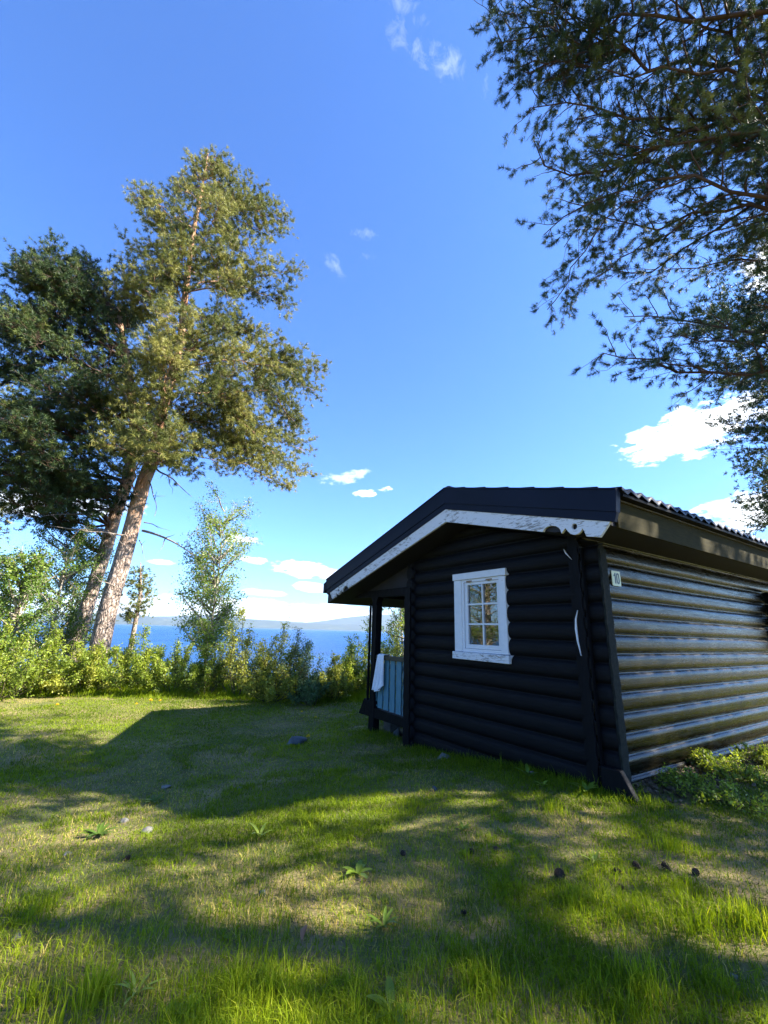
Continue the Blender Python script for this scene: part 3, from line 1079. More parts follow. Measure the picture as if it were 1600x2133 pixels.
def spray(pts, rg, sub_len, sub_step, twig_step, tw_len, r_lim, start=.3, up=.15, droop=0., tuft_step=.07, density=1., wood_twigs=True, tuft_frac=.9):
    """branches off a limb: returns wood paths and shoot tips (P, D)"""
    wood, P, D = [], [], []
    pts = np.asarray(pts)
    seg = np.linalg.norm(np.diff(pts, axis=0), axis=1)
    cum = np.concatenate([[0], np.cumsum(seg)])
    L_ = cum[-1]
    s = L_ * start
    sd = 1
    def at(s_):
        return np.array([np.interp(s_, cum, pts[:, k]) for k in range(3)])
    while s < L_:
        p0 = at(s)
        d = unit(at(min(s + .05, L_)) - at(max(s - .05, 0)))
        f = s / L_
        side = unit(np.cross(d, np.array([0, 0, 1.0]))) * sd
        sd = -sd
        ang = rg.uniform(.55, 1.0)
        dd = unit(d * math.cos(ang) + side * math.sin(ang) + np.array([0, 0, 1.0]) * rg.normal(up, .28))
        ln = sub_len * rg.uniform(.5, 1.15) * (1.15 - .75 * f) * (.65 + .35 * min(1, (f - start) * 6 + .3))
        p1 = p0 + dd * ln + np.array([0, 0, -droop * ln])
        sp = curve_pts(p0, p1, rg.uniform(-.04, .08), 7, rg, .04)
        r0 = max(.004, r_lim * (1 - .7 * f) * .5)
        wood.append((sp, np.linspace(r0, .003, 7), 4))
        # twigs on the sub branch
        m_ = max(2, int(ln / twig_step * density))
        ts = np.linspace(.12, 1, m_)
        for q_, t in enumerate(ts):
            k = t * 6
            i_ = min(int(k), 5)
            b0 = sp[i_] * (1 - (k - i_)) + sp[i_ + 1] * (k - i_)
            bd = unit(sp[i_ + 1] - sp[i_])
            if q_ == m_ - 1:
                td = bd
            else:
                td = unit(bd * .7 + unit(np.cross(bd, rg.normal(size=3))) * .9 + np.array([0, 0, .2]))
            tl = tw_len * rg.uniform(.45, 1.2)
            b1 = b0 + td * tl
            if wood_twigs:
                wood.append((np.stack([b0, (b0 + b1) / 2 + rg.normal(0, .012, 3), b1]), [.0040, .0032, .0022], 3))
            nt_ = max(1, int(round(tl * tuft_frac / tuft_step)))
            off = rg.normal(0, tuft_step * .28, (nt_, 3))
            for w_ in range(nt_):
                P.append(b1 - td * w_ * tuft_step + off[w_])
                D.append(td)
        s += sub_step * rg.uniform(.7, 1.3)
    return wood, P, D


def pine(name, label, trunk_pts, trunk_r, targets, seed, needle=(.055, .006, 14), mat='needle', sub=(1.0, .3, .12, .22),
         tone=(.45, .2), limb_r=.05, group=None, attach=(-.05, .5), dead=(), density=1., tuft_step=.07, start=.3, main=.4, lsag=.08, up=.15, wood_twigs=True, tuft_frac=.9, clumps=(.30, .36)):
    """targets: [(point xyz, attach height or None)] limb tips"""
    rg = np.random.default_rng(seed)
    tp = np.asarray(trunk_pts, float)
    root = empty(name, tuple(tp[0]))
    tag(root, label, 'tree', group)
    # trunk with slight flare and wobble
    zz = np.linspace(tp[0][2], tp[-1][2], 46)
    pts = np.stack([np.interp(zz, tp[:, 2], tp[:, 0]), np.interp(zz, tp[:, 2], tp[:, 1]), zz], 1)
    rad_ = np.interp(zz, tp[:, 2], trunk_r)
    pts[:, 0] += .05 * np.sin(zz * .7 + seed); pts[:, 1] += .05 * np.cos(zz * .55 + seed)
    v_, q_ = tubes([(pts, rad_, 18)])
    a_ = vnoise(v_[:, 0] * 6 + v_[:, 1] * 5, v_[:, 2] * 3, seed) - .5
    cx_ = np.repeat(pts, 18, 0)
    v_ = cx_ + (v_ - cx_) * (1 + a_[:, None] * .12)
    link('trunk', np_mesh('trunk', v_, None, quads=q_), M['pine_bark'], root, smooth=True)
    def trunk_at(z):
        z = min(max(z, pts[0][2]), pts[-1][2])
        return np.array([np.interp(z, pts[:, 2], pts[:, 0]), np.interp(z, pts[:, 2], pts[:, 1]), z]), np.interp(z, pts[:, 2], rad_)
    limbs, twigs, P, D, T = [], [], [], [], []
    tg_ = []
    for (tip, az) in targets:
        tip = np.asarray(tip, float)
        tg_.append((tip, az, np.linalg.norm(tip[:2] - trunk_at(tip[2])[0][:2])))
    order = rg.permutation(len(tg_))
    n_main = int(len(tg_) * main)
    mains = []
    for c_i, o_i in enumerate(order):
        tip, az, hd = tg_[o_i]
        host = None
        if c_i >= n_main:
            best_d = 1e9
            for (ml, mr) in mains:
                dd_ = np.linalg.norm(ml[3:8] - tip, axis=1)
                q_ = int(np.argmin(dd_))
                if dd_[q_] < best_d:
                    best_d, host = dd_[q_], (ml[3 + q_], mr[3 + q_])
            if best_d > hd * .85:
                host = None
        if host is not None:
            p0, r_ = host
            L_ = np.linalg.norm(tip - p0)
            r0 = max(.008, r_ * .75)
        else:
            za = az if az is not None else tip[2] - hd * rg.uniform(*attach)
            za = min(za, pts[-1][2] - .2)
            p0, r_ = trunk_at(za)
            L_ = np.linalg.norm(tip - p0)
            r0 = min(limb_r * (.35 + L_ / 4), r_ * .5)
        lp = curve_pts(p0, tip, rg.uniform(-.03, lsag), 12, rg, .045)
        lp[1:-1] += rg.normal(0, .012 * L_, (10, 3))
        lr = r0 + (.006 - r0) * np.linspace(0, 1, 12) ** .8
        if host is None:
            mains.append((lp, lr))
        limbs.append((lp, lr, 7))
        w_, p_, d_ = spray(lp, rg, sub[0] * min(1, .35 + L_ / 3.5), sub[1], sub[2], sub[3], r0, start=start if host is None else .1, tuft_step=tuft_step, density=density, up=up, wood_twigs=wood_twigs, tuft_frac=tuft_frac)
        twigs += w_
        P += p_; D += d_
        bt = rg.normal(tone[0], tone[1] * .6)
        T += list(rg.normal(bt, tone[1] * .5, len(p_)))
    v_, q_ = tubes(limbs)
    link('limb_framework', np_mesh('limbs', v_, None, quads=q_), M['pine_bark'] if mat != 'needle' else M['twig'], root, smooth=True)
    P, D, T = np.array(P), np.array(D), np.array(T)
    P, T = clump(P, T, clumps[0], clumps[1], seed)
    vn, tn, cn = needles(P, D, T, needle[2], needle[0], needle[1], rg)
    vt, qt = tubes(twigs)
    crown = link('crown', np_mesh('crown', vn, tn, cn), M[mat], root)
    link('twigs', np_mesh('twigs', vt, None, quads=qt), M['twig'], root)
    if dead:
        for grp in dead:
            v_, q_ = tubes(grp)
            link('dead_branch', np_mesh('dead_branch', v_, None, quads=q_), M['dead_wood'], root, smooth=True)
    print(name, 'tufts', len(P), 'limbs', len(limbs))
    return root


def in_poly(px, py, poly):
    ins = False
    n_ = len(poly)
    j_ = n_ - 1
    for i_ in range(n_):
        xi, yi = poly[i_]; xj, yj = poly[j_]
        if (yi > py) != (yj > py) and px < (xj - xi) * (py - yi) / (yj - yi + 1e-9) + xi:
            ins = not ins
        j_ = i_
    return ins


def crown_targets(poly, dist, axis_px, n_, seed, outer=.5, depthf=1.0):
    """limb tips filling a crown: the outline gives the reach left and right of the trunk at each
    height, and the same reach is used towards and away from the viewer"""
    rg = np.random.default_rng(seed)
    ys = [p_[1] for p_ in poly]; y0, y1 = min(ys), max(ys)
    out = []
    while len(out) < n_:
        py = rg.uniform(y0, y1)
        row = [x_ for x_ in range(int(min(p_[0] for p_ in poly)), int(max(p_[0] for p_ in poly)), 6) if in_poly(x_, py, poly)]
        if not row: continue
        x0, x1 = row[0], row[-1]
        ax = np.interp(py, [a[1] for a in axis_px], [a[0] for a in axis_px])
        th = rg.uniform(0, 2 * math.pi)
        reach = (x1 - ax) if math.cos(th) > 0 else (ax - x0)
        if reach < 12: continue
        k = rg.uniform(outer, 1.0) ** .6
        px = ax + math.cos(th) * reach * k
        if not in_poly(px, py, poly): continue
        mx_ = .5 * ((x1 - ax) + (ax - x0))
        base = pix_at(px, py, dist)
        scale = np.linalg.norm(base - CAM_P) / (F * math.sqrt(1 + ((px - 800) ** 2 + (py - 1066.5) ** 2) / F ** 2))
        dd = math.sin(th) * mx_ * k * scale * depthf
        out.append((pix_at(px, py, dist + dd), None))
    return out


# ------------------------------------------------------------ pine A: tall, in front of the lawn's far edge
gA = pix_at(222, 1352, 14.2)
dA = 14.2
axA = [(430, 318), (405, 480), (391, 604), (376, 721), (338, 840), (318, 950), (298, 1000), (284, 1060), (263, 1150), (229, 1270), (208, 1352)]
def trunk_from(ax, d, zb):
    pts = [pix_at(x_, y_, d) for x_, y_ in ax[::-1]]
    pts[0][2] = zb
    return pts
tA = trunk_from(axA, dA, float(ground_z(gA[0], gA[1])) - .3)
polyA = [(432, 318), (400, 345), (392, 385), (345, 400), (268, 405), (262, 440), (285, 480), (262, 520), (250, 560), (226, 580), (215, 640), (215, 740), (190, 800),
         (200, 860), (190, 910), (215, 950), (270, 940), (330, 985), (372, 975), (420, 990), (500, 985), (560, 1000), (600, 1018), (632, 985), (632, 920), (640, 880), (570, 860), (540, 845),
         (560, 830), (610, 835), (660, 822), (678, 775), (640, 745), (612, 710), (590, 650), (622, 560), (600, 520), (590, 480), (602, 462), (585, 440), (548, 418), (510, 400), (490, 360), (470, 335)]
def deadb(px0, py0, px1, py1, d0, d1, r, rg, side=2):
    p0, p1 = pix_at(px0, py0, d0), pix_at(px1, py1, d1)
    out = [(curve_pts(p0, p1, .04, 10, rg, .035), np.linspace(r, .006, 10), 5)]
    for k in range(side):
        t = rg.uniform(.3, .95)
        b0 = out[0][0][int(t * 9)]
        b1 = b0 + np.array([rg.normal(0, .25), rg.normal(0, .25), rg.uniform(-.5, .25)])
        out.append((curve_pts(b0, b1, .02, 5, rg, .06), np.linspace(r * .4, .004, 5), 4))
    return out
rgd = np.random.default_rng(3)
deadA = []
for a in ((325, 975, 400, 1035, 14.1, 13.6, .035, 3), (296, 1105, 420, 1165, 14.1, 13.4, .04, 4), (275, 1062, 310, 1050, 13.9, 13.5, .03, 1), (262, 1115, 172, 1105, 13.9, 13.4, .03, 3),
          (300, 1088, 330, 1100, 14, 13.8, .018, 1), (240, 1222, 205, 1210, 13.9, 13.6, .02, 1), (290, 1035, 230, 1020, 14, 13.4, .025, 2), (310, 1000, 322, 1075, 14, 13.6, .02, 2), (290, 1125, 302, 1165, 14, 13.7, .016, 1)):
    deadA.append(deadb(*a[:7], rgd, a[7]))
tgA = crown_targets(polyA, dA, axA, 215, 11, .12)
for (x_, y_) in ((432, 322), (408, 350), (475, 345), (275, 410), (300, 425), (600, 465), (575, 445), (672, 775), (655, 815), (622, 560), (632, 985), (600, 1010), (620, 890), (635, 940), (560, 985), (265, 520), (262, 560), (228, 590), (640, 760), (598, 650), (605, 600), (500, 975), (450, 940), (400, 920), (350, 900), (330, 940), (500, 395), (545, 425)):
    tgA.append((pix_at(x_, y_, dA + rgd.normal(0, .5)), None))
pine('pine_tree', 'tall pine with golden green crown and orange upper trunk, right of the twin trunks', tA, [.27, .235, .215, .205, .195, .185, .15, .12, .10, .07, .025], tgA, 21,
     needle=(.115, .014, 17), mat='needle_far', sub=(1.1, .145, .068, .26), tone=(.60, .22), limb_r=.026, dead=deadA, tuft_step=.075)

# pine B: darker, behind left
dB = 15.4
axB = [(250, 640), (272, 780), (280, 900), (262, 1000), (240, 1060), (216, 1150), (181, 1270), (158, 1352)]
gB = pix_at(180, 1352, dB)
tB = trunk_from(axB, dB, float(ground_z(gB[0], gB[1])) - .3)
polyB = [(100, 508), (85, 530), (40, 540), (5, 575), (30, 600), (25, 625), (-60, 650), (-120, 720), (-140, 800), (-120, 900), (-60, 1010), (0, 1075), (60, 1060), (150, 1060), (220, 1040), (250, 1000), (262, 950), (260, 860), (270, 760), (268, 650), (240, 620), (212, 600), (180, 550), (150, 545), (128, 525)]
deadB = []
for a in ((225, 1060, 90, 1075, 15.2, 13.8, .05, 4), (232, 1115, 100, 1095, 15.2, 14.0, .05, 4), (200, 1225, 145, 1215, 15.3, 14.6, .02, 2), (215, 1195, 225, 1165, 15, 14.8, .02, 1)):
    deadB.append(deadb(*a[:7], rgd, a[7]))
tgB = crown_targets(polyB, dB, axB, 125, 12, .3)
for (x_, y_) in ((102, 515), (45, 545), (10, 580), (60, 560), (145, 545), (180, 555), (215, 620), (30, 640), (40, 690), (0, 660), (60, 1050), (20, 1000), (110, 1090), (160, 1100), (80, 800), (120, 1010), (90, 1060)):
    tgB.append((pix_at(x_, y_, dB + rgd.normal(0, .6)), None))
pine('pine_tree', 'dark green pine leaning out to the left, behind the tall golden pine', tB, [.24, .19, .18, .175, .17, .15, .12, .05], tgB, 22,
     needle=(.115, .015, 16), mat='needle', sub=(1.25, .15, .068, .28), tone=(.42, .2), limb_r=.045, dead=deadB, tuft_step=.08)

# pine C: lighter pine at the left edge, further back
dC = 21.0
axC = [(-60, 560), (-50, 900), (-45, 1340)]
gC = pix_at(-45, 1340, dC)
tC = trunk_from(axC, dC, float(ground_z(gC[0], gC[1])) - .3)
polyC = [(-60, 560), (20, 640), (60, 700), (90, 760), (60, 850), (90, 930), (60, 1030), (40, 1130), (-60, 1150), (-150, 1000), (-170, 800), (-120, 650)]
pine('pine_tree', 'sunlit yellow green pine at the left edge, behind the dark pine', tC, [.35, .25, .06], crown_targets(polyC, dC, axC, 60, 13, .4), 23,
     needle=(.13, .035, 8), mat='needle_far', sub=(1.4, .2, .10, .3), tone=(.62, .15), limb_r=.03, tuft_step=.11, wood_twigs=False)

# small young pine beyond the trunks
dD = 24.0
axD = [(292, 1172), (290, 1240), (270, 1345)]
gD = pix_at(270, 1345, dD)
tD = trunk_from(axD, dD, float(ground_z(gD[0], gD[1])) - .3)
polyD = [(292, 1168), (262, 1200), (252, 1240), (248, 1290), (262, 1310), (300, 1285), (328, 1262), (332, 1230), (312, 1195)]
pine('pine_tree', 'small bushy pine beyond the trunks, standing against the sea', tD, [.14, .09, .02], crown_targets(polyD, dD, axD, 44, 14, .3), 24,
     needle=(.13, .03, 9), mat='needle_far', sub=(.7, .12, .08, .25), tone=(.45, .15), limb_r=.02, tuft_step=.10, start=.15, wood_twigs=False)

# near pine on the right, trunk outside the picture
rgE = np.random.default_rng(31)
baseE = np.array([2.95, 3.6])
zE = float(ground_z(*baseE))
tE = [(baseE[0], baseE[1], zE - .2), (baseE[0] + .1, baseE[1], 5), (baseE[0] + .2, baseE[1] + .1, 10), (baseE[0] + .1, baseE[1], 15.5)]
tgE = []
for (px, py, d, za) in [
        # px, py of the limb tip, horizontal distance of the tip from the camera, attach height
        (1140, 645, 6.3, 5.6), (1255, 735, 6.0, 5.0), (1335, 752, 6.0, 4.9), (1200, 600, 6.6, 5.9), (1390, 690, 6.2, 4.8), (1300, 660, 6.6, 5.3),
        (1132, 490, 5.9, 6.6), (1175, 515, 6.3, 6.4), (1215, 430, 6.4, 6.9), (1165, 375, 5.7, 7.3), (1260, 560, 6.7, 6.2),
        (1112, 292, 5.1, 7.9), (1165, 325, 5.5, 7.6), (1105, 225, 5.0, 8.3), (1120, 180, 4.9, 8.6), (1200, 250, 5.4, 8.1), (1240, 340, 6.0, 7.5),
        (1080, 145, 4.6, 8.9), (1062, 140, 4.5, 9.2), (1035, 90, 4.3, 9.6), (1018, 30, 4.2, 9.9), (1060, 60, 4.4, 9.6), (1150, 60, 4.7, 9.3), (1050, -30, 4.1, 10.4), (1100, -20, 4.3, 10.1),
        (1250, 120, 5.3, 8.9), (1300, 30, 5.2, 9.7), (1350, 200, 6.0, 8.4), (1400, 330, 6.6, 7.5), (1330, 440, 6.8, 6.9), (1450, 120, 6.1, 9.0), (1450, 450, 6.9, 6.6), (1400, 560, 7.0, 5.9), (1500, 250, 6.8, 8.0),
        (1520, 550, 7.2, 5.9), (1560, 380, 7.1, 7.0), (1200, -60, 4.6, 10.4), (1350, -60, 5.2, 10.4), (1500, -30, 5.9, 10.0), (1560, 60, 6.2, 9.4), (1280, 240, 5.6, 8.3), (1190, 130, 4.9, 8.8)]:
    tgE.append((pix_at(px, py, d), za))
for k in range(62):     # the rest of the crown, over and behind the picture's edge
    a = rgE.uniform(0, 2 * math.pi); z_ = rgE.uniform(5.0, 15.3)
    r_ = rgE.uniform(2.2, 4.6) * (1 - (z_ - 5) / 16)
    tip_ = np.array([baseE[0] + math.cos(a) * r_, baseE[1] + math.sin(a) * r_, z_])
    if math.degrees(math.atan2(-(tip_[0] - CAM_P[0]), tip_[1] - CAM_P[1])) > 6 and k % 5:
        continue        # the boughs on this side are the ones listed above
    tgE.append((tuple(tip_), None))
pine('pine_tree', 'overhanging pine whose drooping boughs fill the upper right corner above the roof', tE, [.34, .27, .2, .05], tgE, 25,
     clumps=(.15, .3), needle=(.076, .0058, 48), mat='needle', sub=(1.05, .155, .088, .155), tone=(.50, .24), limb_r=.032, tuft_step=.052, start=.2, lsag=.06, up=.05, main=.5, tuft_frac=.85)

# second pine on the right, further behind the cabin
dF = 15.5
axF = [(1700, 250), (1720, 700), (1740, 1100), (1750, 1330)]
gF = pix_at(1750, 1330, dF)
tF = trunk_from(axF, dF, float(ground_z(gF[0], gF[1])) - .3)
polyF = [(1700, 230), (1600, 330), (1560, 430), (1500, 520), (1460, 590), (1455, 650), (1430, 705), (1450, 760), (1495, 790), (1478, 830), (1500, 880), (1535, 925), (1545, 985), (1590, 1010), (1570, 1050), (1545, 1090), (1570, 1120),
         (1700, 1140), (1900, 1130), (2000, 900), (1950, 500), (1800, 300)]
tgF = crown_targets(polyF, dF, axF, 105, 15, .45)
for (x_, y_) in ((1432, 705), (1450, 640), (1480, 560), (1480, 830), (1500, 885), (1520, 930), (1535, 975), (1545, 1045), (1560, 1105), (1600, 1015), (1590, 1080), (1465, 760), (1500, 600), (1540, 700), (1560, 800), (1580, 900)):
    tgF.append((pix_at(x_, y_, dF + rgd.normal(0, .6)), None))
pine('pine_tree', 'dense dark pine at the right edge behind the cabin roof', tF, [.4, .34, .24, .05], tgF, 26,
     needle=(.10, .022, 9), mat='needle', sub=(1.2, .15, .07, .26), tone=(.38, .2), limb_r=.035, tuft_step=.08, wood_twigs=False)

# pines outside the picture whose shadows fall on the lawn and whose image shows in the window
def round_pine(x_, y_, h_, r_, n_, seed, label, z_lo=.35):
    rg = np.random.default_rng(seed)
    zb = float(ground_z(x_, y_))
    tg = []
    for k in range(n_):
        z_ = zb + h_ * rg.uniform(z_lo, .98)
        rr_ = r_ * (1.05 - (z_ - zb) / h_) ** .6 * rg.uniform(.6, 1)
        a = rg.uniform(0, 2 * math.pi)
        tg.append(((x_ + math.cos(a) * rr_, y_ + math.sin(a) * rr_, z_), None))
    pine('pine_tree', label, [(x_, y_, zb - .2), (x_, y_, zb + h_ * .5), (x_ + .2, y_, zb + h_)], [.3, .2, .04], tg, seed,
         needle=(.14, .038, 8), mat='needle', sub=(1.2, .2, .11, .3), tone=(.4, .2), limb_r=.03, tuft_step=.11, wood_twigs=False)


def ground_caster(gx, gy, h):
    """where a crown centre must stand for its shadow to reach (gx, gy)"""
    k = h / math.tan(SUN_EL)
    return gx + math.sin(SUN_AZ) * k, gy + math.cos(SUN_AZ) * k


# ------------------------------------------------------------ broadleaved trees and shrubs
def leafy(name, label, cat, base, height, radius, nstem, nleaf, lsize, mat, seed, group=None, stem_mat='stem', tone=(.5, .2), spread=.10,
          trunk_h=0.0, r0=.02, arch=.5, dens_top=1.0, up=.4):
    rg = np.random.default_rng(seed)
    base = np.asarray(base, float)
    root = empty(name, tuple(base))
    tag(root, label, cat, group)
    wood, P, T = [], [], []
    per = max(4, nleaf // nstem)
    for k in range(nstem):
        a = rg.uniform(0, 2 * math.pi)
        rr_ = radius * math.sqrt(rg.uniform(0, 1))
        hh_ = height * rg.uniform(.35, 1.0) ** .8 * (1 - .45 * (rr_ / radius) ** 2)
        if k == 0: hh_, rr_ = height, radius * .1
        tz_ = None
        st_ = base + np.array([math.cos(a) * rr_ * .25, math.sin(a) * rr_ * .25, trunk_h * rg.uniform(.3, 1)])
        if trunk_h == 0:
            st_[2] = base[2]
        else:
            f_ = rg.uniform(0, 1) ** 1.35 * .80 + .12
            tz_ = f_ * height
            st_ = base + np.array([0, 0, tz_])
            rr_ = radius * (1 - .75 * f_) ** .6 * (.45 + f_ * .9 if f_ < .5 else 1) * rg.uniform(.45, 1.05)
            hh_ = min(tz_ + rr_ * rg.uniform(.1, 1.3) + .1, height)
        tip = base + np.array([math.cos(a) * rr_, math.sin(a) * rr_, hh_])
        cp = curve_pts(st_, tip, .0, 9, rg, .03)
        cp[:, :2] += (np.linspace(0, 1, 9) ** 2 - np.linspace(0, 1, 9))[:, None] * np.array([math.cos(a), math.sin(a)]) * rr_ * arch * -.6
        wood.append((cp, np.linspace(r0 * .6, .003, 9), 4))
        bt = rg.normal(tone[0], tone[1] * .5)
        nb_ = max(3, int(per / 14))
        for q_ in range(nb_):
            t = rg.uniform(.15, 1) ** (.7 * dens_top)
            c = np.array([np.interp(t, np.linspace(0, 1, 9), cp[:, kk]) for kk in range(3)])
            d = unit(rg.normal(size=3) + np.array([math.cos(a) * .5, math.sin(a) * .5, .35]))
            ln = spread * height * rg.uniform(.5, 1.6) * (1.25 - .6 * t)
            e = c + d * ln
            wood.append((np.stack([c, (c + e) / 2 + rg.normal(0, .02, 3), e]), [.005, .004, .002], 3))
            m_ = 14
            tt = rg.uniform(.1, 1.08, m_)[:, None]
            P.append(c + (e - c) * tt + rg.normal(0, spread * height * .16 + .015, (m_, 3)))
            T += list(rg.normal(bt, tone[1] * .45, m_))
    if trunk_h > 0:
        tp_ = curve_pts(base - np.array([0, 0, .2]), base + np.array([rg.normal(0, .1), rg.normal(0, .1), height * .93]), 0, 14, rg, .012)
        wood.append((tp_, np.linspace(r0, .006, 14), 9))
    v_, q_ = tubes(wood)
    link('trunk' if trunk_h > 0 else 'stems', np_mesh('wood', v_, None, quads=q_), M[stem_mat], root, smooth=True)
    P = np.concatenate(P); T = np.array(T)
    v_, t_, c_ = leaves(P, T, lsize, rg, up)
    link('crown' if trunk_h > 0 else 'foliage', np_mesh('leaves', v_, t_, c_), M[mat], root)
    return root


def place(px, dist, sink=.0):
    q_ = pix_at(px, 1330, dist)
    return np.array([q_[0], q_[1], float(ground_z(q_[0], q_[1])) - sink])


def top_h(px, py, dist, base):
    return pix_at(px, py, dist)[2] - base[2]


def shrub_px(px, top, dist, wpx, label, mat, seed, n=5200, ls=.044, nst=26, group='shrubs along the seaward edge of the lawn', **kw):
    b_ = place(px, dist)
    h_ = top_h(px, top, dist, b_)
    r_ = wpx * .5 * dist / F * 1.05
    return leafy('shrub', label, 'shrub', b_, h_, r_ * 1.12, nst, int(n * 1.5), ls, mat, seed, group=group, **kw)


# birch in the gap between pine and cabin
def birch(px, top, dist, wpx, label, mat, seed, n, ls, nst=34, r0=.055, th=.22, **kw):
    b_ = place(px, dist)
    h_ = top_h(px, top, dist, b_)
    r_ = wpx * .5 * dist / F
    return leafy('birch_tree', label, 'tree', b_, h_, r_, nst, n, ls, mat, seed, stem_mat='bark_birch', trunk_h=h_ * th, r0=r0, arch=.2, spread=.07, **kw)


birch(432, 1028, 13.5, 205, 'slender young birch with airy leaves between the pine trunks and the cabin', 'birch_leaf', 41, 16000, .056, nst=74, r0=.05, th=.16, tone=(.7, .25))
birch(100, 1085, 15.2, 210, 'leafy dark birch under the dark pine boughs at the far left', 'birch_leaf', 42, 11000, .055, nst=44, tone=(.3, .2))
birch(20, 1150, 13.2, 190, 'broad young birch at the left edge with yellow green lower leaves', 'birch_leaf', 43, 13000, .056, nst=56, tone=(.45, .22))
birch(140, 1130, 17.5, 200, 'low birch behind the twin trunks', 'birch_leaf', 44, 9000, .055, nst=26, tone=(.5, .2))
birch(842, 1170, 16.0, 170, 'birch seen through the porch opening beside the post', 'birch_leaf', 45, 9000, .055, nst=36, tone=(.5, .2), th=.1)

shrub_px(20, 1295, 12.6, 190, 'dense yellow green shrub at the far left end of the row', 'shrub_leaf', 51, 8200)
shrub_px(120, 1300, 12.9, 170, 'bushy green shrub left of the pine trunks', 'shrub_leaf', 52, 8200, tone=(.55, .2))
shrub_px(200, 1345, 12.6, 130, 'low yellow shrub right in front of the pine trunks', 'yellow_leaf', 53, 7000, tone=(.5, .2))
shrub_px(290, 1308, 12.4, 150, 'rounded light green shrub just right of the pine trunks', 'shrub_leaf', 54, 8400, tone=(.6, .2))
shrub_px(380, 1335, 12.0, 130, 'dense light green shrub at the foot of the slender birch', 'shrub_leaf', 55, 7600, tone=(.5, .2))
shrub_px(440, 1350, 11.6, 90, 'small green shrub with dark gaps beside the birch stem', 'shrub_leaf', 56, 4200, tone=(.4, .2))
shrub_px(510, 1262, 11.5, 120, 'tall shrub with pale yellow shoots right of the slender birch', 'yellow_leaf', 57, 6000, tone=(.55, .22), nst=22)
shrub_px(585, 1300, 11.3, 90, 'thin pale shrub with flowering shoots, middle of the row', 'yellow_leaf', 58, 3600, tone=(.6, .25), nst=16)
shrub_px(628, 1308, 11.0, 90, 'grey green airy willow shrub in front of the sea', 'blue_leaf', 59, 5200, .034, tone=(.5, .2), nst=22)
shrub_px(572, 1375, 10.8, 110, 'low yellow flowering shrub at the lawn edge beside the willow shrub', 'yellow_leaf', 60, 4200, tone=(.5, .2))
shrub_px(655, 1400, 10.4, 80, 'low dark green shrub under the willow shrub', 'blue_leaf', 61, 3400, .045, tone=(.6, .2))
shrub_px(700, 1362, 10.9, 70, 'small golden green shrub left of the porch', 'yellow_leaf', 62, 4600, tone=(.5, .2))
shrub_px(735, 1345, 11.6, 70, 'medium golden shrub beside the porch post', 'shrub_leaf', 63, 4800, tone=(.6, .2))
shrub_px(765, 1290, 12.4, 90, 'tall leafy shrub behind the porch post', 'shrub_leaf', 64, 6000, tone=(.5, .2))
shrub_px(825, 1300, 12.2, 110, 'yellow green shrub seen beyond the porch railing', 'yellow_leaf', 65, 6500, tone=(.45, .2))
shrub_px(905, 1330, 12.5, 150, 'green shrub behind the porch, hidden mostly by the cabin', 'shrub_leaf', 66, 5000)

# ------------------------------------------------------------ grass
def inside_cabin(x_, y_):
    return (x_ < .12) & (x_ > XL - .05) & (y_ > -.03) & (y_ < 6.6)


def blades(x_, y_, h_, w_, tone, rg, lean=.35):
    n_ = len(x_)
    z_ = ground_z(x_, y_)
    a = rg.uniform(0, 2 * math.pi, n_)
    dx, dy = np.cos(a), np.sin(a)
    b = rg.uniform(0, 2 * math.pi, n_)
    ln = h_ * np.abs(rg.normal(0, 1, n_)) * lean
    lx, ly = np.cos(b) * ln, np.sin(b) * ln
    P0 = np.stack([x_, y_, z_ - .004], 1)
    S = np.stack([dx * w_ / 2, dy * w_ / 2, 0 * x_], 1)
    Mid = P0 + np.stack([lx * .32, ly * .32, h_ * .6], 1)
    Tip = P0 + np.stack([lx, ly, h_ * (1 - .22 * (ln / np.maximum(h_, 1e-4)).clip(0, 1.5))], 1)
    v_ = np.stack([P0 - S, P0 + S, Mid - S * .75, Mid + S * .75, Tip], 1).reshape(-1, 3)
    k = np.arange(n_)[:, None] * 5
    t_ = np.concatenate([k + np.array([[0, 1, 3]]), k + np.array([[0, 3, 2]]), k + np.array([[2, 3, 4]])])
    c_ = np.repeat(tone, 5)
    return v_, t_, c_


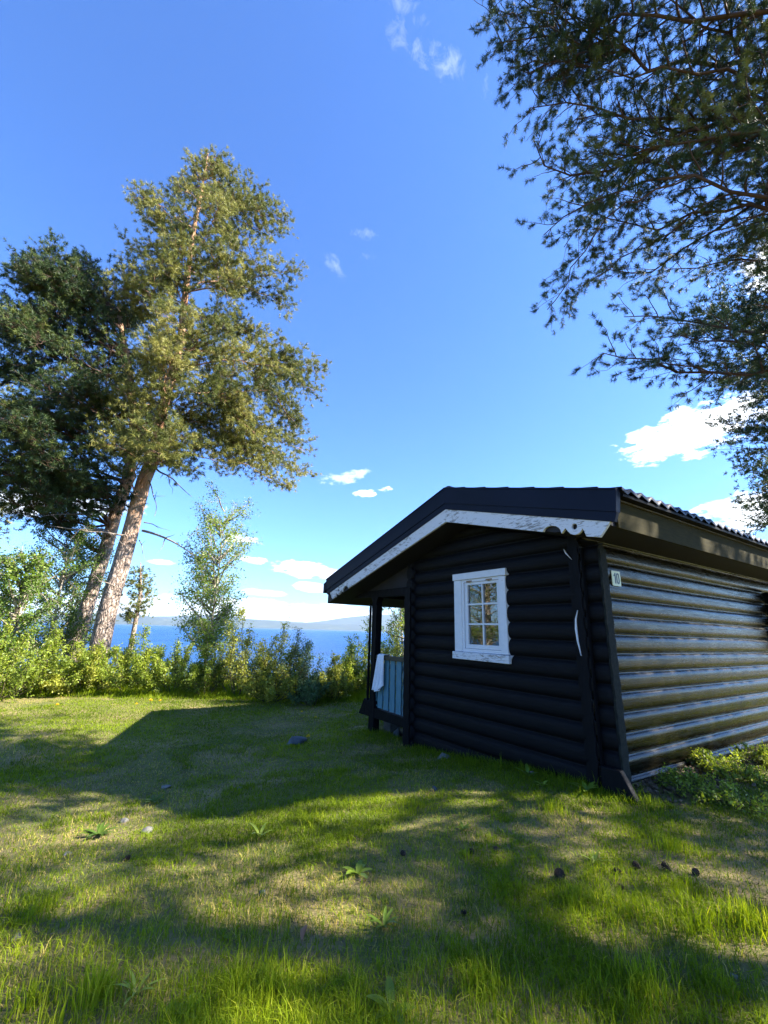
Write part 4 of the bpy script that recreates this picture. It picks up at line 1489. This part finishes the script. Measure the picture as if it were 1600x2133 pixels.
def build_grass():
    rg = np.random.default_rng(77)
    N = 760000
    r_ = rg.uniform(0, 1, N)
    r0, r1 = 1.5, 17.0
    e = .62
    r_ = (r0 ** e + r_ * (r1 ** e - r0 ** e)) ** (1 / e)
    az = np.radians(rg.uniform(-4, 108, N))      # counter-clockwise from +Y
    x_ = CAM_P[0] - r_ * np.sin(az)
    y_ = CAM_P[1] + r_ * np.cos(az)
    u = NX * x_ + NY * y_
    cl = vnoise(x_ * 2.2, y_ * 2.2, 11) * .6 + vnoise(x_ * 6, y_ * 6, 12) * .4
    fine = vnoise(x_ * 14, y_ * 14, 15)
    dry = vnoise(x_ * .8 + 5, y_ * .8, 21) * .65 + vnoise(x_ * 3.1, y_ * 3.1, 22) * .35
    near = np.clip((3.6 - r_) / 2.0, 0, 1)
    h_ = .022 + .034 * cl ** 2 + .030 * np.clip((6 - r_) / 3, 0, 1) * cl * (fine > .45) + .060 * near * (.15 + 1.1 * cl ** 1.5)
    h_ *= rg.uniform(.55, 1.35, N)
    tall = np.clip((u - 6.1) / .8, 0, 1) * (u < 10.5)
    h_ = h_ + tall * rg.uniform(.03, .22, N) * (.5 + cl)
    # longer against the walls
    dwall = np.minimum(np.where((x_ < .3) & (x_ > -4.1), np.abs(y_ + .05), 9), np.where(y_ > -.2, np.abs(x_ - .25), 9))
    h_ += np.clip(1 - dwall / .45, 0, 1) * rg.uniform(0, .09, N)
    # stragglers
    st_ = rg.uniform(0, 1, N) < .012
    h_ = np.where(st_, h_ * 2.1, h_)
    thin = (dry > .60) & (rg.uniform(0, 1, N) < .55) & (tall < .1)
    # rounded tufts of coarse grass
    keep = ~thin & ~inside_cabin(x_, y_) & (u < 10.8) & ~((x_ < XL) & (x_ > -3.95) & (y_ > .12) & (y_ < 6.6))
    keep &= ~((np.abs(x_ - .33) < .27) & (y_ > .1) & (rg.uniform(0, 1, N) < .96))
    tone = .36 + .30 * (vnoise(x_ * 1.3, y_ * 1.3, 31) - .5) + .22 * (fine - .5) + rg.normal(0, .10, N) + tall * .22 + near * .06
    straw = (rg.uniform(0, 1, N) < np.clip((dry - .54) * 2.4, .015, .5)) & (tall < .3)
    tone = np.where(straw, rg.uniform(.80, 1.0, N), np.clip(tone, 0, .78))
    h_ = np.where(straw, h_ * .62, h_)
    w_ = (.0017 + .00060 * r_) * rg.uniform(.7, 1.4, N)
    k = keep
    lean = np.where(straw, 1.3, .5)
    v_, t_, c_ = blades(x_[k], y_[k], h_[k], w_[k], tone[k], rg, np.where(h_[k] < .09, .95, .5))
    o = link('grass', np_mesh('grass', v_, t_, c_), M['grass'])
    tag(o, kind='stuff')
    o['label'] = 'green lawn grass with straw coloured dry patches'
    o['category'] = 'grass'
    print('blades', k.sum())


build_grass()


def tuft(name, label, cat, x_, y_, n_, h_, w_, spread, seed, tone=.6, mat='grass', lean=.5, group=None):
    rg = np.random.default_rng(seed)
    r_ = np.abs(rg.normal(0, spread, n_)); a = rg.uniform(0, 2 * math.pi, n_)
    v_, t_, c_ = blades(x_ + r_ * np.cos(a), y_ + r_ * np.sin(a), h_ * rg.uniform(.5, 1.1, n_), w_ * rg.uniform(.7, 1.2, n_), np.clip(rg.normal(tone, .1, n_), 0, .8), rg, lean)
    return tag(link(name, np_mesh(name, v_, t_, c_), M[mat]), label, cat, group, 'stuff')


def gpt(px, py):
    """ground point at a photo pixel"""
    d = pix_dir(px, py)
    t = 1.0
    for _ in range(60):
        q_ = CAM_P + d * t
        t += (q_[2] - float(ground_z(q_[0], q_[1]))) / -d[2] * .8
    return CAM_P + d * t


# broad-leaved weeds
def weed(px, py, n_, ln, wd, label, seed, lift=.5, mat='weed', tone=.6, name='weed'):
    rg = np.random.default_rng(seed)
    c = gpt(px, py)
    V_, T_, C_ = [], [], []
    base = 0
    for k in range(n_):
        a = 2 * math.pi * k / n_ + rg.uniform(-.4, .4)
        L_ = ln * rg.uniform(.7, 1.15)
        up_ = lift * rg.uniform(.6, 1.3)
        ns = 7
        for i_ in range(ns):
            t = i_ / (ns - 1)
            w_ = wd * math.sin(math.pi * (t * .9 + .06)) ** .8
            rr_ = L_ * t * math.cos(up_ * (1 - .5 * t))
            z_ = L_ * (math.sin(up_) * t - .45 * t * t * math.sin(up_)) + .004
            cx_, cy_ = c[0] + math.cos(a) * rr_, c[1] + math.sin(a) * rr_
            px_, py_ = -math.sin(a) * w_ / 2, math.cos(a) * w_ / 2
            V_ += [(cx_ - px_, cy_ - py_, c[2] + z_ + w_ * .18), (cx_, cy_, c[2] + z_), (cx_ + px_, cy_ + py_, c[2] + z_ + w_ * .18)]
            C_ += [tone + rg.normal(0, .05)] * 3
        for i_ in range(ns - 1):
            b0 = base + i_ * 3
            T_ += [(b0, b0 + 1, b0 + 4), (b0, b0 + 4, b0 + 3), (b0 + 1, b0 + 2, b0 + 5), (b0 + 1, b0 + 5, b0 + 4)]
        base += ns * 3
    return tag(link(name, np_mesh(name, np.array(V_), np.array(T_), np.array(C_)), M[mat], smooth=True), label, 'weed')


weed(744, 1822, 7, .10, .035, 'clump of broad plantain leaves in the middle of the bare lawn patch', 1)
weed(541, 1748, 5, .13, .022, 'upright bright leaf rosette at the edge of the sunny strip', 2, lift=1.0, tone=.9)
weed(282, 2078, 8, .10, .013, 'tall pale leaf cluster in the lit grass at the lower left', 3, lift=1.0, tone=.95)
weed(392, 2112, 3, .085, .055, 'round flat leaf near the bottom edge', 4, lift=.25, tone=.7)
weed(466, 1950, 2, .045, .04, 'single small round leaf left of the bottom middle', 5, lift=.2, tone=.65)
weed(800, 1935, 9, .09, .018, 'dark spiky weed with purplish centre in the lower middle', 6, lift=.9, tone=.35)
weed(205, 1742, 16, .12, .03, 'low round dark weed patch on the left lawn', 7, lift=.6, tone=.2)
weed(322, 1672, 14, .11, .03, 'spreading dark weed patch above the left pale stone', 8, lift=.6, tone=.25)
weed(1100, 1620, 5, .16, .035, 'dock leaves growing against the gable wall', 9, lift=1.0, tone=.5)
weed(1222, 1655, 7, .16, .035, 'dock leaves at the near corner of the cabin', 10, lift=1.1, tone=.6)
weed(1130, 1640, 4, .10, .03, 'small bright leaves below the wall, left of the corner dock', 11, lift=.9, tone=.9)
weed(815, 2110, 5, .10, .035, 'wide leaf cluster at the bottom centre', 12, lift=.6, tone=.5)
weed(1240, 1800, 9, .10, .012, 'thin bright leafed tuft beside the row of pine cones', 13, lift=1.0, tone=.8)
weed(965, 1730, 8, .07, .02, 'dark leafy weed in the upper shaded band', 14, lift=.7, tone=.35)

# tufts of long grass
for i_, (px, py, n_, h_, lab) in enumerate([
        (200, 2085, 300, .13, 'tall sunlit grass tuft at the bottom left'),
        (60, 2100, 160, .10, 'grass tuft in the lower left corner'),
        (650, 1715, 150, .09, 'sunlit grass tuft in the bright strip'),
        (1390, 1770, 160, .11, 'arching grass tuft right of the pine cones'),
        (1150, 1690, 160, .10, 'bright grass tuft in front of the cabin corner'),
        (1330, 2060, 220, .11, 'shaded long grass tuft at the bottom right'),
        (1560, 1930, 240, .13, 'bright long grass tuft at the right edge'),
        (1010, 2060, 150, .10, 'long grass tuft at the bottom right of centre'),
        (560, 2080, 150, .10, 'shaded long grass tuft at the bottom left of centre'),
        (120, 1425, 160, .38, 'dry brown stalks standing before the far left shrubs')]):
    g_ = gpt(px, py)
    tuft('grass_tuft', lab, 'grass tuft', g_[0], g_[1], n_, h_, .0045 if h_ < .3 else .008, .09 if h_ < .3 else .35, 200 + i_, tone=.62 if i_ != 9 else .8)

# low leafy plants by the side wall
for i_, (px, py, r_, h_, n_, lab) in enumerate([
        (1475, 1600, .28, .20, 1400, 'low leafy seedlings nearest the base log'),
        (1545, 1625, .34, .24, 2200, 'leafy ground plant in the middle of the green bank'),
        (1600, 1600, .34, .26, 2200, 'bright leafy ground plant at the right edge'),
        (1440, 1650, .30, .18, 1600, 'shaded leafy ground plant in front of the bark litter'),
        (1530, 1680, .34, .18, 1800, 'shaded leafy ground plant lowest in the green bank')]):
    g_ = gpt(px, py)
    leafy('ground_plant', lab, 'plant', (g_[0], g_[1], float(ground_z(g_[0], g_[1]))), h_, r_, 34, n_, .026, 'shrub_leaf', 300 + i_, group='leafy plants on the bank beside the cabin', tone=(.62, .2), spread=.16, r0=.004)

# bark litter beside the wall
rg = np.random.default_rng(5)
N = 2600
yy = rg.uniform(.15, 5.5, N); xx = .10 + np.abs(rg.normal(.16, .16, N))
zz = ground_z(xx, yy) + rg.uniform(.0, .03, N)
v_, t_, c_ = leaves(np.stack([xx, yy, zz], 1), np.full(N, .5), .045, rg, 1.5)
o = link('bark_litter', np_mesh('bark_litter', v_, t_, c_), M['litter'])
tag(o, 'brown bark chips and dead leaves along the foot of the side wall', 'litter', kind='stuff')
N = 5000
xx = rg.uniform(-6, 2.6, N); yy = rg.uniform(-4.5, .3, N)
kk = vnoise(xx * .8 + 5, yy * .8, 21) * .65 + vnoise(xx * 3.1, yy * 3.1, 22) * .35 > .5
xx, yy = xx[kk], yy[kk]
zz = ground_z(xx, yy) + rg.uniform(.0, .02, len(xx))
v_, t_, c_ = needles(np.stack([xx, yy, zz], 1), unit(rg.normal(size=(len(xx), 3)) * np.array([1, 1, .1])), np.full(len(xx), .95), 3, .07, .003, rg, (.1, .6))
v_[:, 2] = np.minimum(v_[:, 2], ground_z(v_[:, 0], v_[:, 1]) + .03)
o = link('fallen_needles', np_mesh('fallen_needles', v_, t_, c_), M['litter'])
tag(o, 'dry fallen needles scattered on the bare lawn patches', 'litter', kind='stuff')


# ------------------------------------------------------------ small things on the lawn
def rock(px, py, w_, h_, label, seed, mat='stone', name='stone'):
    import bmesh
    rg = np.random.default_rng(seed)
    c = gpt(px, py)
    bm = bmesh.new()
    bmesh.ops.create_icosphere(bm, subdivisions=3, radius=1)
    ph = rg.uniform(0, 6, 6)
    planes = unit(rg.normal(size=(9, 3)))
    for v in bm.verts:
        p_ = np.array(v.co)
        k = 1 + .10 * math.sin(p_[0] * 3 + ph[0]) + .08 * math.sin(p_[1] * 4 + ph[1]) + .06 * math.sin(p_[2] * 5 + ph[2])
        for pl in planes:
            dd = p_ @ pl
            if dd > .78: k *= .78 / dd
        p_ = p_ * k
        v.co = (p_[0] * w_ * .5, p_[1] * w_ * .4, p_[2] * h_ * .5)
    me = bpy.data.meshes.new(name)
    bm.to_mesh(me); bm.free()
    o = link(name, me, M[mat], smooth=True)
    o.location = (c[0], c[1], c[2] + h_ * .08)
    o.rotation_euler = (0, 0, rg.uniform(0, 3))
    return tag(o, label, 'stone')


rock(925, 1580, .20, .12, 'pale flat stone against the foot of the gable wall', 1)
rock(828, 1533, .20, .20, 'blue grey stone under the porch', 2, 'dark_stone')
rock(345, 1641, .13, .05, 'pale stone in the shaded lawn, left part', 3)
rock(498, 1643, .06, .04, 'tiny pale stone in the cabin shadow', 4)
rock(258, 1712, .07, .05, 'small pale stone at the left, below the broader pale one', 5)
rock(308, 1731, .12, .05, 'flat grey stone near the sunny strip on the left', 6)
rock(620, 1548, .34, .16, 'mossy dark rock next to a dandelion', 7, 'dark_stone')
rock(905, 1645, .06, .05, 'small dark stone in front of the gable wall', 8, 'dark_stone')
rock(33, 1955, .05, .03, 'tiny white stone at the left edge', 9)
rock(1108, 1614, .07, .06, 'bluish stone at the wall behind the dock leaves', 10, 'stone')
rock(545, 1865, .05, .04, 'small dark stone on the bare patch', 11, 'dark_stone')
rock(140, 1780, .06, .03, 'flat grey pebble on the left lawn', 12)
rock(1530, 2035, .03, .02, 'tiny white pebble in the lower right grass', 13)


def cone_obj(px, py, s, label, seed):
    rg = np.random.default_rng(seed)
    c = gpt(px, py)
    V_, Fq = [], []
    # a core with spiralling scales
    n_ = 46
    mb = MB()
    core = [(math.cos(a) * .30 * s, math.sin(a) * .30 * s) for a in np.linspace(0, 2 * math.pi, 9)[:-1]]
    mb.prism([core], -.45 * s, .45 * s, lambda a, b_, t: (a * (1 - abs(t) / s * .9), b_ * (1 - abs(t) / s * .9), t))
    for k in range(n_):
        t = k / n_
        a = k * 2.399
        z = (t - .5) * s * .95
        rr_ = s * (.18 + .30 * math.sin(math.pi * min(1, t * .9 + .12)))
        d = np.array([math.cos(a), math.sin(a), .35]); d /= np.linalg.norm(d)
        sd = np.array([-math.sin(a), math.cos(a), 0])
        p0 = np.array([0, 0, z]); p1 = p0 + d * rr_
        w_ = s * .11
        vs = [p0 - sd * w_ * .4, p0 + sd * w_ * .4, p1 + sd * w_, p1 + d * s * .05, p1 - sd * w_]
        vs2 = [v - np.array([0, 0, s * .03]) for v in vs]
        mb.add(vs + vs2, [(0, 1, 2, 3, 4), (9, 8, 7, 6, 5), (0, 5, 6, 1), (1, 6, 7, 2), (2, 7, 8, 3), (3, 8, 9, 4), (4, 9, 5, 0)])
    o = mb.build('pine_cone', M['cone'])
    o.location = (c[0], c[1], c[2] + s * .42)
    o.rotation_euler = (rg.uniform(1.0, 1.7), rg.uniform(-.3, .3), rg.uniform(0, 6))
    return tag(o, label, 'pine cone', 'pine cones lying on the lawn')


cone_obj(1166, 1832, .062, 'largest dark pine cone on the bare lawn patch', 1)
cone_obj(1327, 1810, .045, 'pine cone topmost of the row near the right', 2)
cone_obj(1389, 1815, .052, 'pine cone just right of the topmost one', 3)
cone_obj(1287, 1822, .042, 'pine cone half hidden in shade left of the topmost one', 4)
cone_obj(1450, 1824, .042, 'rightmost pine cone of the row', 5)
cone_obj(966, 1907, .030, 'small black pine cone in the lower middle grass', 6)
cone_obj(840, 1783, .036, 'pine cone in the shaded band, leftmost', 7)
cone_obj(982, 1779, .036, 'pine cone in the shaded band, middle', 8)
cone_obj(1033, 1775, .036, 'pine cone in the shaded band, third from left', 9)
cone_obj(1295, 1852, .030, 'small pine cone below the row', 10)
cone_obj(264, 1793, .036, 'lone pine cone on the left lawn', 11)

# dead brown leaf standing in the grass
c = gpt(627, 1978)
vs = []
for i_ in range(9):
    t = i_ / 8
    w_ = .022 * math.sin(math.pi * (t * .92 + .04))
    for s in (-1, 0, 1):
        vs.append((c[0] + .9 * w_ * s + .01 * t, c[1] + .02 * t - .012 * abs(s) * math.sin(t * 3), c[2] + .02 + .06 * t + .012 * abs(s)))
q = [(a * 3 + b_, (a + 1) * 3 + b_, (a + 1) * 3 + b_ + 1, a * 3 + b_ + 1) for a in range(8) for b_ in range(2)]
tag(link('dead_leaf', np_mesh('dead_leaf', np.array(vs), None, quads=np.array(q)), M['dead_leaf'], smooth=True), 'curled brown dead leaf standing in the lower grass', 'leaf')


def dandelion(px, py, s, label, seed, h_=.07):
    rg = np.random.default_rng(seed)
    c = gpt(px, py)
    root = empty('dandelion', tuple(c))
    tag(root, label, 'flower', 'yellow dandelions in the grass')
    top = c + np.array([rg.normal(0, .01), rg.normal(0, .01), h_])
    v_, q_ = tubes([(np.stack([c, (c + top) / 2, top]), [.0022] * 3, 5)])
    link('stalk', np_mesh('stalk', v_, None, quads=q_), M['stem'], root, smooth=True)
    n_ = 60
    a = rg.uniform(0, 2 * math.pi, n_); el = rg.uniform(.05, 1.4, n_)
    d = np.stack([np.cos(a) * np.cos(el), np.sin(a) * np.cos(el), np.sin(el)], 1)
    v_, t_, c_ = needles(np.repeat(top[None], n_, 0), d, rg.uniform(0, 1, n_), 2, s * .55, s * .16, rg, (0, .2), .0)
    # blunt petals: flip so the wide end is outside
    v2 = v_.reshape(-1, 3, 3); tips = v2[:, 2].copy(); mid = (v2[:, 0] + v2[:, 1]) / 2
    off = v2[:, 1] - mid
    v2[:, 2] = mid; v2[:, 0] = tips - off; v2[:, 1] = tips + off
    link('flower_head', np_mesh('flower_head', v2.reshape(-1, 3), t_, c_), M['petal'], root)


dandelion(640, 1547, .050, 'yellow dandelion beside the mossy dark rock', 1, .08)
dandelion(427, 1432, .060, 'tallest yellow dandelion against the shrubs', 2, .16)
dandelion(315, 1470, .060, 'yellow dandelion in the tall grass edge, left of the others there', 3, .10)
dandelion(332, 1471, .050, 'yellow dandelion just right of its close neighbour in the tall grass', 4, .10)
dandelion(119, 1478, .050, 'yellow dandelion in the lit lawn at the far left', 5, .08)
dandelion(655, 1502, .045, 'dandelion near the top right rim of the cabin shadow', 6, .06)
dandelion(628, 1490, .045, 'dandelion on the rim of the cabin shadow nearest the shrubs', 7, .06)
dandelion(285, 1476, .040, 'small dandelion between the far left one and the pair', 8, .08)

leafy('birch_tree', 'birch out of view to the left, mirrored in the window', 'tree', (-11.4, -10.4, float(ground_z(-11.4, -10.4))), 6.5, 1.9, 60, 9000, .06, 'birch_leaf', 46, stem_mat='bark_birch', trunk_h=1.2, r0=.06, spread=.08)
# trees outside the frame that throw the shadow bands over the near lawn and mirror in the window
cx_, cy_ = ground_caster(.9, -2.4, 8.5)
round_pine(cx_, cy_, 12.0, 2.4, 46, 71, 'tall pine standing out of view to the right, shading the near lawn', .5)
round_pine(6.4, 7.9, 15, 2.9, 78, 72, 'pine out of view to the right, dappling the side wall', .3)
round_pine(-15.0, -14.6, 13.0, 3.6, 70, 73, 'pine out of view to the left, mirrored in the window', .10)

# ------------------------------------------------------------ air over the fjord
hb = MB().box(-13800, 1500, -9000, 12500, -15.5, 560)
hz_ = hb.build('haze', [], None)
m, nt, p, n, l = new_mat('thin_blue_air')
n.remove(p)
vp = n.new('ShaderNodeVolumePrincipled')
vp.inputs['Color'].default_value = (.60, .78, 1.0, 1)
vp.inputs['Density'].default_value = .000042
vp.inputs['Anisotropy'].default_value = .2
l.new(vp.outputs[0], n['Material Output'].inputs['Volume'])
hz_.data.materials.append(m)
tag(hz_, kind='stuff')
